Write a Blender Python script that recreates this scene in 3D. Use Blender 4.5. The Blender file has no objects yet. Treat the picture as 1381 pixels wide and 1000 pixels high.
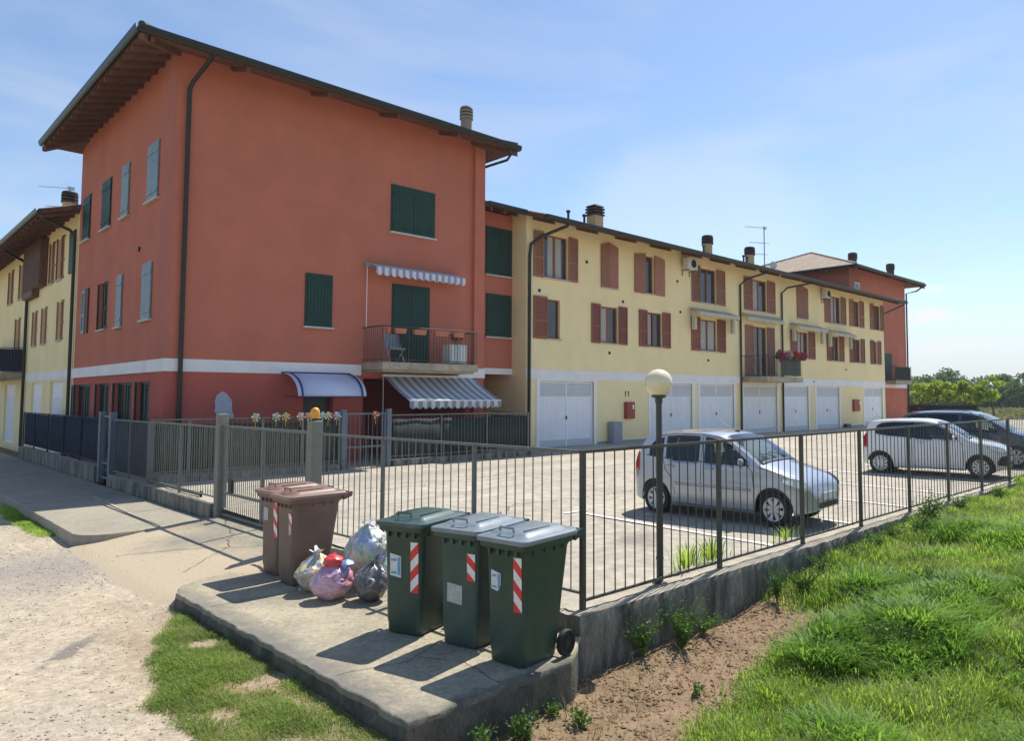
import bpy, bmesh, math, random
import numpy as np
from mathutils import Vector, Matrix, noise
from math import sin, cos, pi, radians, sqrt, atan2
random.seed(7); rng = np.random.default_rng(7)
scene = bpy.context.scene
COL = scene.collection

# ---------------------------------------------------------------- materials
MATS = {}
def mat(name, col, rough=.8, var=.12, scale=4., bump=0., bscale=40., metal=0., spec=.5, col2=None, stretch=(1,1,1), detail=6., stain=0., stain_col=(.05,.05,.04), stain_scale=1.2, stain_stretch=(1,1,1), coat=0., trans=0., wave=None, world=False, fine=0., objvar=0.):
    """procedural surface: base colour broken up by noise, optional second colour, stains, ribs and bump"""
    m = bpy.data.materials.new(name); m.use_nodes = True; MATS[name] = m
    nt = m.node_tree; N = nt.nodes; L = nt.links
    b = N['Principled BSDF']
    b.inputs['Roughness'].default_value = rough; b.inputs['Metallic'].default_value = metal
    b.inputs['Specular IOR Level'].default_value = spec
    b.inputs['Coat Weight'].default_value = coat; b.inputs['Coat Roughness'].default_value = .06
    if trans: b.inputs['Transmission Weight'].default_value = trans
    tc = N.new('ShaderNodeTexCoord'); src = tc.outputs['Object']
    if world:
        g = N.new('ShaderNodeNewGeometry'); src = g.outputs['Position']
    def mapped(st):
        mp = N.new('ShaderNodeMapping'); mp.inputs['Scale'].default_value = st; L.new(src, mp.inputs[0]); return mp.outputs[0]
    def nz(sc, st=(1,1,1), det=detail, r=.6):
        n = N.new('ShaderNodeTexNoise'); n.inputs['Scale'].default_value = sc; n.inputs['Detail'].default_value = det; n.inputs['Roughness'].default_value = r
        L.new(mapped(st), n.inputs[0]); return n.outputs[0]
    def ramp(f, a, b_, ca=(0,0,0,1), cb=(1,1,1,1)):
        r = N.new('ShaderNodeValToRGB'); r.color_ramp.elements[0].position = a; r.color_ramp.elements[1].position = b_
        r.color_ramp.elements[0].color = ca; r.color_ramp.elements[1].color = cb; L.new(f, r.inputs[0]); return r.outputs[0]
    def mix(f, a, c, mode='MIX'):
        x = N.new('ShaderNodeMix'); x.data_type = 'RGBA'; x.blend_type = mode
        for s, v in ((0, f), (6, a), (7, c)):
            if isinstance(v, (int, float)): x.inputs[s].default_value = v
            elif isinstance(v, tuple): x.inputs[s].default_value = v if len(v) == 4 else (*v, 1)
            else: L.new(v, x.inputs[s])
        return x.outputs[2]
    c = tuple(col)
    lo = tuple(max(0, v*(1-var)) for v in c); hi = tuple(min(1, v*(1+var)) for v in c)
    if col2 is not None: lo = tuple(col2); hi = c
    out = ramp(nz(scale, stretch), .32, .68, (*lo, 1), (*hi, 1))
    if fine:
        f2 = ramp(nz(scale*14, stretch, 3.), .3, .7, (1-fine,)*3+(1,), (1+fine*.6,)*3+(1,))
        out = mix(1., out, f2, 'MULTIPLY')
    if stain:
        s = ramp(nz(stain_scale, stain_stretch, 8., .65), .5, .78)
        mm = N.new('ShaderNodeMath'); mm.operation = 'MULTIPLY'; mm.inputs[1].default_value = stain; L.new(s, mm.inputs[0])
        out = mix(mm.outputs[0], out, tuple(stain_col))
    if wave:                                           # stripes of another colour: (axis, period, duty, colour)
        sp = N.new('ShaderNodeSeparateXYZ'); L.new(src, sp.inputs[0])
        a = N.new('ShaderNodeMath'); a.operation = 'DIVIDE'; a.inputs[1].default_value = wave[1]; L.new(sp.outputs[wave[0]], a.inputs[0])
        fr = N.new('ShaderNodeMath'); fr.operation = 'FRACT'; L.new(a.outputs[0], fr.inputs[0])
        lt = N.new('ShaderNodeMath'); lt.operation = 'LESS_THAN'; lt.inputs[1].default_value = wave[2]; L.new(fr.outputs[0], lt.inputs[0])
        out = mix(lt.outputs[0], out, tuple(wave[3]))
    if objvar:                                         # every object painted a touch lighter or darker
        oi = N.new('ShaderNodeObjectInfo'); mr_ = N.new('ShaderNodeMapRange'); mr_.inputs[3].default_value = 1-objvar; mr_.inputs[4].default_value = 1+objvar; L.new(oi.outputs['Random'], mr_.inputs[0])
        vm = N.new('ShaderNodeVectorMath'); vm.operation = 'SCALE'; L.new(out, vm.inputs[0]); L.new(mr_.outputs[0], vm.inputs['Scale']); out = vm.outputs[0]
    L.new(out, b.inputs['Base Color'])
    if bump:
        bp = N.new('ShaderNodeBump'); bp.inputs['Strength'].default_value = bump; bp.inputs['Distance'].default_value = .02
        L.new(nz(bscale, stretch, 5.), bp.inputs['Height']); L.new(bp.outputs[0], b.inputs['Normal'])
    return m

# ---------------------------------------------------------------- mesh builder
class MB:
    def __init__(s): s.v = []; s.f = []; s.mi = []
    def add(s, vs, fs, m=0):
        o = len(s.v); s.v += [tuple(v) for v in vs]; s.f += [tuple(i+o for i in f) for f in fs]; s.mi += [m]*len(fs); return s
    def box(s, x0, x1, y0, y1, z0, z1, m=0):
        vs = [(x0,y0,z0),(x1,y0,z0),(x1,y1,z0),(x0,y1,z0),(x0,y0,z1),(x1,y0,z1),(x1,y1,z1),(x0,y1,z1)]
        return s.add(vs, [(0,3,2,1),(4,5,6,7),(0,1,5,4),(1,2,6,5),(2,3,7,6),(3,0,4,7)], m)
    def obox(s, c, sx, sy, sz, rz=0, rx=0, ry=0, m=0):
        R = Matrix.Rotation(rz,3,'Z') @ Matrix.Rotation(ry,3,'Y') @ Matrix.Rotation(rx,3,'X'); c = Vector(c)
        P = [(-1,-1,-1),(1,-1,-1),(1,1,-1),(-1,1,-1),(-1,-1,1),(1,-1,1),(1,1,1),(-1,1,1)]
        return s.add([c + R @ Vector((p[0]*sx/2, p[1]*sy/2, p[2]*sz/2)) for p in P], [(0,3,2,1),(4,5,6,7),(0,1,5,4),(1,2,6,5),(2,3,7,6),(3,0,4,7)], m)
    def tube(s, pts, r, n=8, m=0, caps=True):
        pts = [Vector(p) for p in pts]; rings = []
        rs = r if isinstance(r, (list, tuple)) else [r]*len(pts)
        up = None; o = len(s.v)
        for i, p in enumerate(pts):
            t = (pts[min(i+1, len(pts)-1)] - pts[max(i-1, 0)]).normalized()
            if up is None:
                up = Vector((0,0,1)) if abs(t.z) < .9 else Vector((1,0,0))
            a = t.cross(up).normalized(); b = a.cross(t).normalized(); up = b
            for k in range(n):
                th = 2*pi*k/n; s.v.append(tuple(p + (a*cos(th) + b*sin(th))*rs[i]))
        for i in range(len(pts)-1):
            for k in range(n):
                s.f.append((o+i*n+k, o+i*n+(k+1) % n, o+(i+1)*n+(k+1) % n, o+(i+1)*n+k)); s.mi.append(m)
        if caps:
            s.f.append(tuple(o+k for k in range(n))[::-1]); s.mi.append(m)
            s.f.append(tuple(o+(len(pts)-1)*n+k for k in range(n))); s.mi.append(m)
        return s
    def lathe(s, prof, c, n=24, m=0, axis='Z'):
        """prof: (r, h) pairs"""
        o = len(s.v); c = Vector(c)
        for r, h in prof:
            for k in range(n):
                th = 2*pi*k/n; a, b = r*cos(th), r*sin(th)
                s.v.append(tuple(c + (Vector((a,b,h)) if axis == 'Z' else Vector((h,a,b)) if axis == 'X' else Vector((b,h,a)))))
        for i in range(len(prof)-1):
            for k in range(n):
                s.f.append((o+i*n+k, o+i*n+(k+1) % n, o+(i+1)*n+(k+1) % n, o+(i+1)*n+k)); s.mi.append(m)
        return s
    def prism(s, poly, d, m=0):
        """poly: 3-D points in a plane; d: extrusion vector"""
        n = len(poly); d = Vector(d); P = [Vector(p) for p in poly]
        return s.add(P + [p + d for p in P], [tuple(range(n))[::-1], tuple(range(n, 2*n))] + [(i, (i+1) % n, n+(i+1) % n, n+i) for i in range(n)], m)
    def quad(s, a, b, c, d, m=0): return s.add([a, b, c, d], [(0,1,2,3)], m)

def origin_of(p):
    v = Vector((0,0,0))
    while p is not None: v += p.location; p = p.parent
    return v
def part(name, mb, mats, parent=None, smooth=False, bevel=0., world=True, fixn=True, seg=2, angle=40):
    me = bpy.data.meshes.new(name)
    o = origin_of(parent) if (world and parent is not None) else Vector((0,0,0))
    vs = [(v[0]-o.x, v[1]-o.y, v[2]-o.z) for v in mb.v]
    me.from_pydata(vs, [], mb.f); 
    if not isinstance(mats, (list, tuple)): mats = [mats]
    for m in mats: me.materials.append(m)
    if len(mats) > 1: me.polygons.foreach_set('material_index', mb.mi)
    if fixn:
        bm = bmesh.new(); bm.from_mesh(me); bmesh.ops.recalc_face_normals(bm, faces=bm.faces); bm.to_mesh(me); bm.free()
    ob = bpy.data.objects.new(name, me); COL.objects.link(ob); ob.parent = parent
    if smooth:
        for p in me.polygons: p.use_smooth = True
        me.set_sharp_from_angle(angle=radians(angle))
    if bevel:
        md = ob.modifiers.new('bevel', 'BEVEL'); md.width = bevel; md.segments = seg; md.limit_method = 'ANGLE'; md.angle_limit = radians(35)
    me.update()
    return ob
def tag(o, label=None, cat=None, group=None, kind=None):
    if label: o['label'] = label
    if cat: o['category'] = cat
    if group: o['group'] = group
    if kind: o['kind'] = kind
    return o
def thing(name, label, cat, loc=(0,0,0), rz=0., group=None):
    o = bpy.data.objects.new(name, None); COL.objects.link(o); o.location = loc; o.rotation_euler = (0,0,rz); o.empty_display_size = .2
    return tag(o, label, cat, group)
def children(o): return [c for c in bpy.data.objects if c.parent == o]
def copy_tree(o, parent=None):
    c = o.copy(); COL.objects.link(c); c.parent = parent
    for ch in children(o): copy_tree(ch, c)
    return c
def struct(name, mb, m, **k):
    o = part(name, mb, m, **k); o['kind'] = 'structure'; o['label'] = name.replace('_', ' '); return o

# ---------------------------------------------------------------- camera, light, sky
cam_d = bpy.data.cameras.new('camera'); cam = bpy.data.objects.new('camera', cam_d); COL.objects.link(cam)
F, CX, CY = 987.146, 790., 475.
cam_d.sensor_width = 36; cam_d.lens = 36*F/1381; cam_d.shift_x = (690.5-CX)/1381; cam_d.shift_y = (CY-500)/1381
cam.location = (0,0,2.1); cam.rotation_euler = (radians(90+3.50714), 0, radians(44.08785-90)); cam_d.clip_end = 6000; cam_d.clip_start = .05
scene.camera = cam
SUN = Vector((.62, .15, 1.0)).normalized(); EL = math.asin(SUN.z); AZ = atan2(SUN.x, SUN.y)
sd = bpy.data.lights.new('sun', 'SUN'); sd.energy = 4.6; sd.angle = radians(.5); sd.color = (1, .95, .87)
sun = bpy.data.objects.new('sun', sd); COL.objects.link(sun); sun.rotation_euler = SUN.to_track_quat('Z', 'Y').to_euler(); sun.location = (0,0,60)
w = bpy.data.worlds.new('World'); scene.world = w; w.use_nodes = True
nt = w.node_tree; N = nt.nodes; L = nt.links
bg = N['Background']; bg.inputs[1].default_value = .12
sky = N.new('ShaderNodeTexSky'); sky.sky_type = 'NISHITA'; sky.sun_disc = False; sky.sun_elevation = EL; sky.sun_rotation = AZ
sky.air_density = 1.0; sky.dust_density = .35; sky.ozone_density = 3.0
tc = N.new('ShaderNodeTexCoord'); sp = N.new('ShaderNodeSeparateXYZ'); L.new(tc.outputs['Generated'], sp.inputs[0])
mp = N.new('ShaderNodeMapping'); mp.inputs['Scale'].default_value = (1.6, 1.6, 5.5); mp.inputs['Location'].default_value = (.35, .1, .2); L.new(tc.outputs['Generated'], mp.inputs[0])
n1 = N.new('ShaderNodeTexNoise'); n1.inputs['Scale'].default_value = 1.7; n1.inputs['Detail'].default_value = 7; n1.inputs['Roughness'].default_value = .55; n1.inputs['Distortion'].default_value = .4; L.new(mp.outputs[0], n1.inputs[0])
r1 = N.new('ShaderNodeValToRGB'); r1.color_ramp.elements[0].position = .46; r1.color_ramp.elements[1].position = .78; L.new(n1.outputs[0], r1.inputs[0])
# thin high cloud thickens towards the sun side and the horizon (as real cirrus veils do)
mr = N.new('ShaderNodeMapRange'); mr.inputs[1].default_value = .75; mr.inputs[2].default_value = .02; mr.inputs[3].default_value = .10; mr.inputs[4].default_value = .8; L.new(sp.outputs[2], mr.inputs[0])
mx = N.new('ShaderNodeMath'); mx.operation = 'MULTIPLY'; L.new(r1.outputs[0], mx.inputs[0]); L.new(mr.outputs[0], mx.inputs[1])
cm = N.new('ShaderNodeMix'); cm.data_type = 'RGBA'; hz = N.new('ShaderNodeMapRange'); hz.interpolation_type = 'SMOOTHSTEP'; hz.inputs[1].default_value = .20; hz.inputs[2].default_value = -.01; hz.inputs[3].default_value = 0; hz.inputs[4].default_value = .88; L.new(sp.outputs[2], hz.inputs[0])
mm_ = N.new('ShaderNodeMath'); mm_.operation = 'MAXIMUM'; L.new(mx.outputs[0], mm_.inputs[0]); L.new(hz.outputs[0], mm_.inputs[1]); L.new(mm_.outputs[0], cm.inputs[0]); L.new(sky.outputs[0], cm.inputs[6]); cm.inputs[7].default_value = (4.6, 4.9, 5.35, 1)
def puff(azd, eld, w_, h_, st, prev, nsc=26.):
    """a small real cloud low in the sky, given by its compass direction and size in degrees"""
    d = Vector((cos(radians(azd))*cos(radians(eld)), sin(radians(azd))*cos(radians(eld)), sin(radians(eld))))
    m_ = N.new('ShaderNodeMapping'); m_.vector_type = 'TEXTURE'; m_.inputs['Location'].default_value = d; m_.inputs['Rotation'].default_value = (0, 0, radians(azd)); m_.inputs['Scale'].default_value = (.5, radians(w_), radians(h_)); L.new(tc.outputs['Generated'], m_.inputs[0])
    l_ = N.new('ShaderNodeVectorMath'); l_.operation = 'LENGTH'; L.new(m_.outputs[0], l_.inputs[0])
    q = N.new('ShaderNodeTexNoise'); q.inputs['Scale'].default_value = nsc; q.inputs['Detail'].default_value = 8; L.new(tc.outputs['Generated'], q.inputs[0])
    a = N.new('ShaderNodeMath'); a.operation = 'MULTIPLY_ADD'; a.inputs[1].default_value = 2.4; L.new(q.outputs[0], a.inputs[0]); L.new(l_.outputs['Value'], a.inputs[2])
    r_ = N.new('ShaderNodeMapRange'); r_.interpolation_type = 'SMOOTHSTEP'; r_.inputs[1].default_value = 2.25; r_.inputs[2].default_value = 1.45; r_.inputs[4].default_value = st; L.new(a.outputs[0], r_.inputs[0])
    x = N.new('ShaderNodeMix'); x.data_type = 'RGBA'; L.new(r_.outputs[0], x.inputs[0]); L.new(prev, x.inputs[6]); x.inputs[7].default_value = (5.9, 6.0, 6.2, 1); return x.outputs[2]
out_ = puff(18.2, 5.6, 2.6, .75, 1., cm.outputs[2]); out_ = puff(18.8, 7.6, 1.9, .45, .55, out_); out_ = puff(17, 3.6, 4., .8, .6, out_); out_ = puff(37, 15, 11, 6, .24, out_, 3.5); L.new(out_, bg.inputs[0])
scene.view_settings.view_transform = 'Standard'; scene.view_settings.look = 'None'; scene.view_settings.exposure = .45; scene.view_settings.gamma = 1.
scene.render.resolution_x = 1024; scene.render.resolution_y = 742
# ---------------------------------------------------------------- material library
RED = mat('red_render', (.53,.178,.115), .9, .08, .9, .15, 60, stain=.5, stain_col=(.41,.155,.115), stain_scale=.8, stain_stretch=(1.3,1.3,.22), spec=.2, fine=.05)
REDB = mat('lower_red_paint_and_shade', (.50,.128,.098), .9, .08, .9, .15, 60, stain=.55, stain_col=(.36,.10,.08), stain_scale=.9, stain_stretch=(1.3,1.3,.4), spec=.2, fine=.06)  # darker red lower paint, with balcony and garden shade mixed into the colour
REDL = mat('red_render_weathered', (.47,.17,.125), .9, .08, .8, .12, 60, stain=.45, stain_col=(.34,.13,.12), stain_scale=.35, stain_stretch=(1,1,.5), spec=.2, fine=.05)
YEL = mat('yellow_render', (.92,.77,.43), .9, .05, .8, .1, 60, stain=.4, stain_col=(.76,.63,.38), stain_scale=.8, stain_stretch=(1.3,1.3,.25), spec=.2, fine=.04)
BAND = mat('white_band', (.84,.83,.80), .85, .05, 1.5, .05, stain=.25, stain_col=(.5,.48,.44), stain_scale=1.)
GREEN = mat('dark_green_paint', (.012,.048,.036), .55, .15, 3, spec=.35)
PALE = mat('green_paint_sky_reflection', (.20,.28,.31), .5, .12, 3)  # bluish sky reflection on the street-side shutters, put into their colour
BROWN = mat('brown_wood_paint', (.27,.095,.06), .6, .2, 5, stretch=(6,6,.6), spec=.3, fine=.15, objvar=.18)
BROWNL = mat('faded_brown_wood', (.36,.165,.105), .65, .2, 5, stretch=(6,6,.6), spec=.3, fine=.15, objvar=.18)
DARKWOOD = mat('soffit_wood', (.15,.075,.045), .7, .25, 6, stretch=(1,1,1), fine=.2)
SILL = mat('sill_stone', (.55,.52,.47), .8, .1, 6)
GLASS = mat('window_glass', (.035,.045,.05), .06, .3, 1.5, spec=.7)
CURT = mat('net_curtain', (.42,.42,.40), .9, .15, 8, stretch=(10,10,.3))
DARK = mat('dark_interior', (.015,.015,.016), .9, .2, 3)
METALDK = mat('dark_green_brown_metal', (.052,.058,.046), .45, .2, 8, metal=.0, spec=.5)
GUT = mat('gutter_dark_metal', (.012,.017,.014), .4, .2, 5, spec=.5)
GALV = mat('grey_green_painted_steel', (.14,.15,.13), .55, .25, 12, stain=.4, stain_col=(.13,.10,.07), stain_scale=12)
BLUEG = mat('blue_grey_steel', (.12,.155,.19), .5, .15, 6)
NAVY = mat('dark_blue_screen', (.018,.032,.062), .85, .2, 5, stretch=(1,4,1), bump=.3)
SCREEN = mat('dark_green_screen', (.02,.032,.032), .85, .3, 5, stretch=(5,5,.5), bump=.3)
REED = mat('weathered_reed_screen', (.022,.035,.026), .9, .3, 5, col2=(.11,.13,.09), stretch=(14,14,.8), bump=.4, fine=.4)
CONC = mat('old_concrete', (.40,.36,.29), .9, .12, 1.3, .35, 45, stain=.6, stain_col=(.25,.22,.18), stain_scale=1.1, fine=.16)
CONCW = mat('weathered_wall_concrete', (.36,.335,.27), .92, .2, 2.4, 1., 22, stain=.95, stain_col=(.030,.030,.027), stain_scale=2.6, stain_stretch=(1.7,1.7,.35), fine=.4, col2=(.06,.06,.052), stretch=(2.2,2.2,.45), detail=10)
CAPM = mat('wall_cap_concrete', (.42,.37,.28), .9, .2, 3., .6, 40, stain=.7, stain_col=(.17,.15,.115), stain_scale=3.5, fine=.2)
POSTC = mat('concrete_post', (.24,.235,.20), .9, .15, 5, .4, 60, stain=.4, stain_scale=5)
WHITE = mat('white_garage_paint', (.84,.86,.88), .55, .04, 2, stain=.3, stain_col=(.66,.66,.64), stain_scale=2, stain_stretch=(1,1,.3), objvar=.04)
WHITEP = mat('louvre_panel', (.66,.68,.70), .6, .05, 2, wave=(2, .05, .4, (.46,.48,.50)))
WHITEF = mat('white_frame_paint', (.85,.85,.83), .6, .04, 2)
BLACK = mat('black_plastic', (.012,.012,.013), .4, .2, 6)
TILE = mat('mossy_clay_tile', (.17,.125,.095), .9, .2, 2.5, .2, 30, col2=(.07,.07,.05), stain=.4, stain_col=(.06,.065,.045), stain_scale=4, fine=.2)
TILEF = mat('pale_clay_tile', (.42,.33,.25), .9, .2, 2.5, .2, 30, col2=(.28,.21,.16), stain=.4, stain_col=(.14,.13,.09), stain_scale=4, fine=.2)
TILEO = mat('orange_clay_tile', (.52,.22,.12), .9, .2, 3, .2, 30, fine=.2)
CHIM = mat('chimney_render', (.62,.44,.25), .9, .1, 5)
CHIMG = mat('chimney_concrete', (.30,.26,.21), .9, .2, 6, fine=.2)
CAPB = mat('brown_chimney_cap', (.07,.045,.035), .8, .2, 6)
LINE = mat('road_paint', (.80,.79,.76), .8, .08, 3, stain=.5, stain_col=(.45,.41,.35), stain_scale=7)
ALU = mat('aluminium', (.55,.56,.57), .35, .05, 5, metal=.8)
ACW = mat('air_conditioner_white', (.62,.62,.58), .5, .05, 5)
TERRA = mat('terracotta', (.50,.17,.10), .8, .15, 8)
GLOBE = mat('cream_opal_globe', (.86,.76,.50), .25, .03, 3, coat=.3)
REDBOX = mat('red_box_paint', (.30,.045,.022), .5, .1, 5)
GREYC = mat('grey_cabinet', (.28,.30,.33), .6, .08, 4)
CANV = mat('grey_awning_stripes', (.60,.60,.58), .85, .05, 5, wave=(0, .30, .5, (.25,.28,.33)))
CANVW = mat('awning_canvas_upper', (.66,.66,.68), .85, .05, 5, wave=(0, .24, .45, (.28,.30,.42)))
CANVG = mat('sun_bleached_awning', (.52,.50,.38), .9, .1, 5, stain=.5, stain_col=(.33,.31,.22), stain_scale=3)
POLYC = mat('white_polycarbonate', (.58,.64,.80), .35, .03, 2)
BLUED = mat('navy_blue_rib', (.02,.04,.15), .4, .1, 5)
# ground
def ground_mat():
    m = mat('soil_and_grass_floor', (.20,.13,.075), .95, .2, 5, .8, 22, col2=(.30,.20,.115), fine=.3, world=True, stain=.65, stain_col=(.10,.115,.03), stain_scale=.9)
    return m
SOIL = ground_mat()
FIELD = mat('far_field', (.22,.22,.07), .95, .2, .05, world=True, col2=(.16,.20,.05), stretch=(1,3,1), fine=.3)
ASPH = mat('sun_bleached_asphalt', (.485,.435,.345), .9, .1, .35, .6, 60, world=True, col2=(.38,.34,.27), stain=.6, stain_col=(.27,.245,.20), stain_scale=.5, stain_stretch=(1,2.5,1), fine=.28)
ROADM = mat('gravel_dust', (.53,.44,.315), .95, .12, 1.1, .7, 35, world=True, col2=(.38,.32,.235), stain=.45, stain_col=(.33,.29,.24), stain_scale=.8, fine=.32, detail=10)
PAVE = mat('concrete_slab', (.47,.41,.285), .9, .12, 1.6, .7, 70, world=True, col2=(.33,.29,.205), stain=.6, stain_col=(.22,.195,.15), stain_scale=2.1, fine=.28, detail=10)
SLABSIDE = mat('dark_slab_side', (.17,.16,.125), .95, .2, 3, .9, 40, world=True, col2=(.06,.06,.05), stretch=(1.5,1.5,.6), stain=.6, stain_col=(.05,.055,.035), stain_scale=4, fine=.35, detail=10)  # darker, streaky concrete for the sides of the bin slab
SIDE = mat('grey_pavement_concrete', (.38,.34,.255), .9, .12, 1., .3, 50, world=True, col2=(.29,.262,.20), stain=.35, stain_col=(.2,.17,.14), stain_scale=.8, fine=.18)
def blend(m, other, cx, cy, sx, sy, ang, soft, nsc, invert=False):
    """mix another colour in where a noisy world-space blob (or half-plane when sy is None) lies"""
    nt = m.node_tree; N = nt.nodes; L = nt.links; b = N['Principled BSDF']; old = b.inputs['Base Color'].links[0].from_socket
    g = N.new('ShaderNodeNewGeometry'); mp = N.new('ShaderNodeMapping'); mp.vector_type = 'TEXTURE'; mp.inputs['Location'].default_value = (cx, cy, 0); mp.inputs['Rotation'].default_value = (0, 0, ang); mp.inputs['Scale'].default_value = (sx, sy or 1e4, 1e4); L.new(g.outputs['Position'], mp.inputs[0])
    n = N.new('ShaderNodeTexNoise'); n.inputs['Scale'].default_value = nsc; n.inputs['Detail'].default_value = 8; n.inputs['Roughness'].default_value = .65; L.new(g.outputs['Position'], n.inputs[0])
    if sy: ln = N.new('ShaderNodeVectorMath'); ln.operation = 'LENGTH'; L.new(mp.outputs[0], ln.inputs[0]); d = ln.outputs['Value']
    else: s = N.new('ShaderNodeSeparateXYZ'); L.new(mp.outputs[0], s.inputs[0]); d = s.outputs[0]
    a = N.new('ShaderNodeMath'); a.operation = 'MULTIPLY_ADD'; a.inputs[1].default_value = 3.2; L.new(n.outputs[0], a.inputs[0]); L.new(d, a.inputs[2])
    r = N.new('ShaderNodeMapRange'); r.inputs[1].default_value = 2.6+soft; r.inputs[2].default_value = 2.6-soft; L.new(a.outputs[0], r.inputs[0])
    x = N.new('ShaderNodeMix'); x.data_type = 'RGBA'; L.new(r.outputs[0], x.inputs[0]); L.new(old, x.inputs[6])
    if isinstance(other, tuple): x.inputs[7].default_value = (*other, 1)
    else: L.new(other.node_tree.nodes['Principled BSDF'].inputs['Base Color'].links[0].from_socket, x.inputs[7])
    L.new(x.outputs[2], b.inputs['Base Color'])
DRIVE = mat('dusty_driveway', (.43,.38,.27), .92, .12, 1.2, .7, 60, world=True, col2=(.30,.265,.20), stain=.5, stain_col=(.22,.195,.16), stain_scale=1.7, fine=.3, detail=10)
for q_ in ((12.8,10.2,.5,.25,.3,(.20,.18,.15)),(17.5,11.5,.35,.3,0,(.17,.155,.13)),(9.0,12.5,2.6,.16,.15,(.34,.31,.26)),(15,14.2,5,.14,.05,(.33,.30,.25)),(11,16,6,.5,.0,(.33,.30,.24)),(21.2,7.3,.3,.4,0,(.16,.15,.13)),(8.3,7.0,.5,.3,.5,(.25,.22,.18))): blend(ASPH, q_[5], q_[0], q_[1], q_[2], q_[3], q_[4], .5, 3)
blend(DRIVE, (.47,.385,.265), 3.75, 11, .45, None, 0, .7, 2.5)
blend(DRIVE, (.26,.23,.185), 3.9, 12.2, .4, .5, .6, .9, 5)
blend(ROADM, (.19,.17,.145), 1.68, 8.36, .42, .09, .95, .35, 7)
blend(ROADM, (.27,.245,.21), 2.1, 12.6, 1.1, 1.0, .3, 1.1, 6)
blend(ROADM, (.30,.21,.12), 2.45, 6.2, .45, 2.2, 0, .8, 5)
blend(PAVE, (.20,.185,.155), 2.9, 6.5, .12, 3.2, 0, .8, 6)
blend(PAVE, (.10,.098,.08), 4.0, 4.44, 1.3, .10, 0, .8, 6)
def leafmat(name, a, b, rough=.55, tl=.35, per_island=True):
    m = bpy.data.materials.new(name); m.use_nodes = True; nt = m.node_tree; N = nt.nodes; L = nt.links
    p = N['Principled BSDF']; p.inputs['Roughness'].default_value = rough; p.inputs['Specular IOR Level'].default_value = .35
    g = N.new('ShaderNodeNewGeometry'); r = N.new('ShaderNodeValToRGB'); r.color_ramp.elements[0].color = (*a,1); r.color_ramp.elements[1].color = (*b,1)
    n = N.new('ShaderNodeTexNoise'); n.inputs['Scale'].default_value = 1.3; n.inputs['Detail'].default_value = 3; L.new(g.outputs['Position'], n.inputs[0])
    ad = N.new('ShaderNodeMath'); ad.operation = 'MULTIPLY_ADD'; ad.inputs[1].default_value = .5; L.new(g.outputs['Random Per Island'], ad.inputs[0])
    m2 = N.new('ShaderNodeMath'); m2.operation = 'MULTIPLY_ADD'; m2.inputs[1].default_value = 1.6; m2.inputs[2].default_value = -.55; L.new(n.outputs[0], m2.inputs[0]); L.new(m2.outputs[0], ad.inputs[2])
    L.new(ad.outputs[0], r.inputs[0]); L.new(r.outputs[0], p.inputs['Base Color'])
    t = N.new('ShaderNodeBsdfTranslucent'); L.new(r.outputs[0], t.inputs[0]); s = N.new('ShaderNodeMixShader'); s.inputs[0].default_value = tl
    L.new(p.outputs[0], s.inputs[1]); L.new(t.outputs[0], s.inputs[2]); L.new(s.outputs[0], N['Material Output'].inputs[0]); return m
GRASS = leafmat('grass_blades', (.13,.27,.022), (.50,.64,.10), tl=.6)
GRASSV = leafmat('verge_grass_blades', (.11,.20,.025), (.40,.52,.10), tl=.5)
GRASSD = leafmat('lush_grass_blades', (.08,.20,.018), (.34,.54,.07), tl=.55)
DRY = leafmat('dry_grass_blades', (.19,.16,.07), (.38,.32,.16))
WEED = leafmat('weed_leaves', (.05,.12,.022), (.17,.29,.06))
LEAFD = leafmat('tree_leaves_far', (.07,.135,.04), (.20,.31,.09))
LEAFB = leafmat('bright_tree_leaves', (.19,.30,.03), (.46,.56,.08), tl=.5)
LEAFH = leafmat('hedge_leaves', (.025,.025,.018), (.06,.075,.03))
PETAL = leafmat('pink_petals', (.35,.01,.08), (.75,.06,.25)); PETALR = leafmat('red_petals', (.45,.02,.02), (.6,.08,.05)); PETALM = leafmat('magenta_petals', (.28,.01,.10), (.5,.03,.2)); PETALW = leafmat('pale_petals', (.5,.3,.3), (.7,.5,.5))
BARK = mat('bark', (.12,.095,.07), .95, .3, 8)
# ---------------------------------------------------------------- ground
def lerp(x, xs, ys): return float(np.interp(x, xs, ys))
def nz(x, y, s=1., o=0.): return noise.noise(Vector((x*s, y*s, o)))
def ss(a, b, x):
    t = min(1, max(0, (x-a)/(b-a))); return t*t*(3-2*t)
def T(x, y):
    """height of the natural ground"""
    zr = lerp(x, [2.9, 5, 6.6, 9.6, 13.6, 60], [-.42, -.50, -.53, -.36, -.15, -.08])
    z = zr*ss(2.0, 3.2, x) + -.40*(1-ss(2.0, 3.2, x))
    if y < 6 and x > 2.6:
        z += .05*nz(x, y, 1.3) + .035*nz(x, y, 4, 3) + .012*nz(x, y, 13, 5)
        z += .02*math.exp(-((x-7.6)**2/2.4+(y-3.0)**2/1.2))
        z += .05*math.exp(-((y-4.75)/.22)**2)*ss(4.9, 6, x)
    if y > 5.2: z = -.5*(1-ss(66, 76, x)) + -.12*ss(66, 76, x) if y > 5.2 else z
    return z
def axis(parts):
    out = []
    for a, b, st in parts:
        n = max(1, int(round((b-a)/st))); out += [a+(b-a)*i/n for i in range(n)]
    return out + [parts[-1][1]]
xs = axis([(-1500,-400,550),(-400,-40,90),(-40,0,8),(0,2.4,.4),(2.4,12,.07),(12,26,.2),(26,80,3),(80,400,40),(400,1500,550)])
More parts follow.
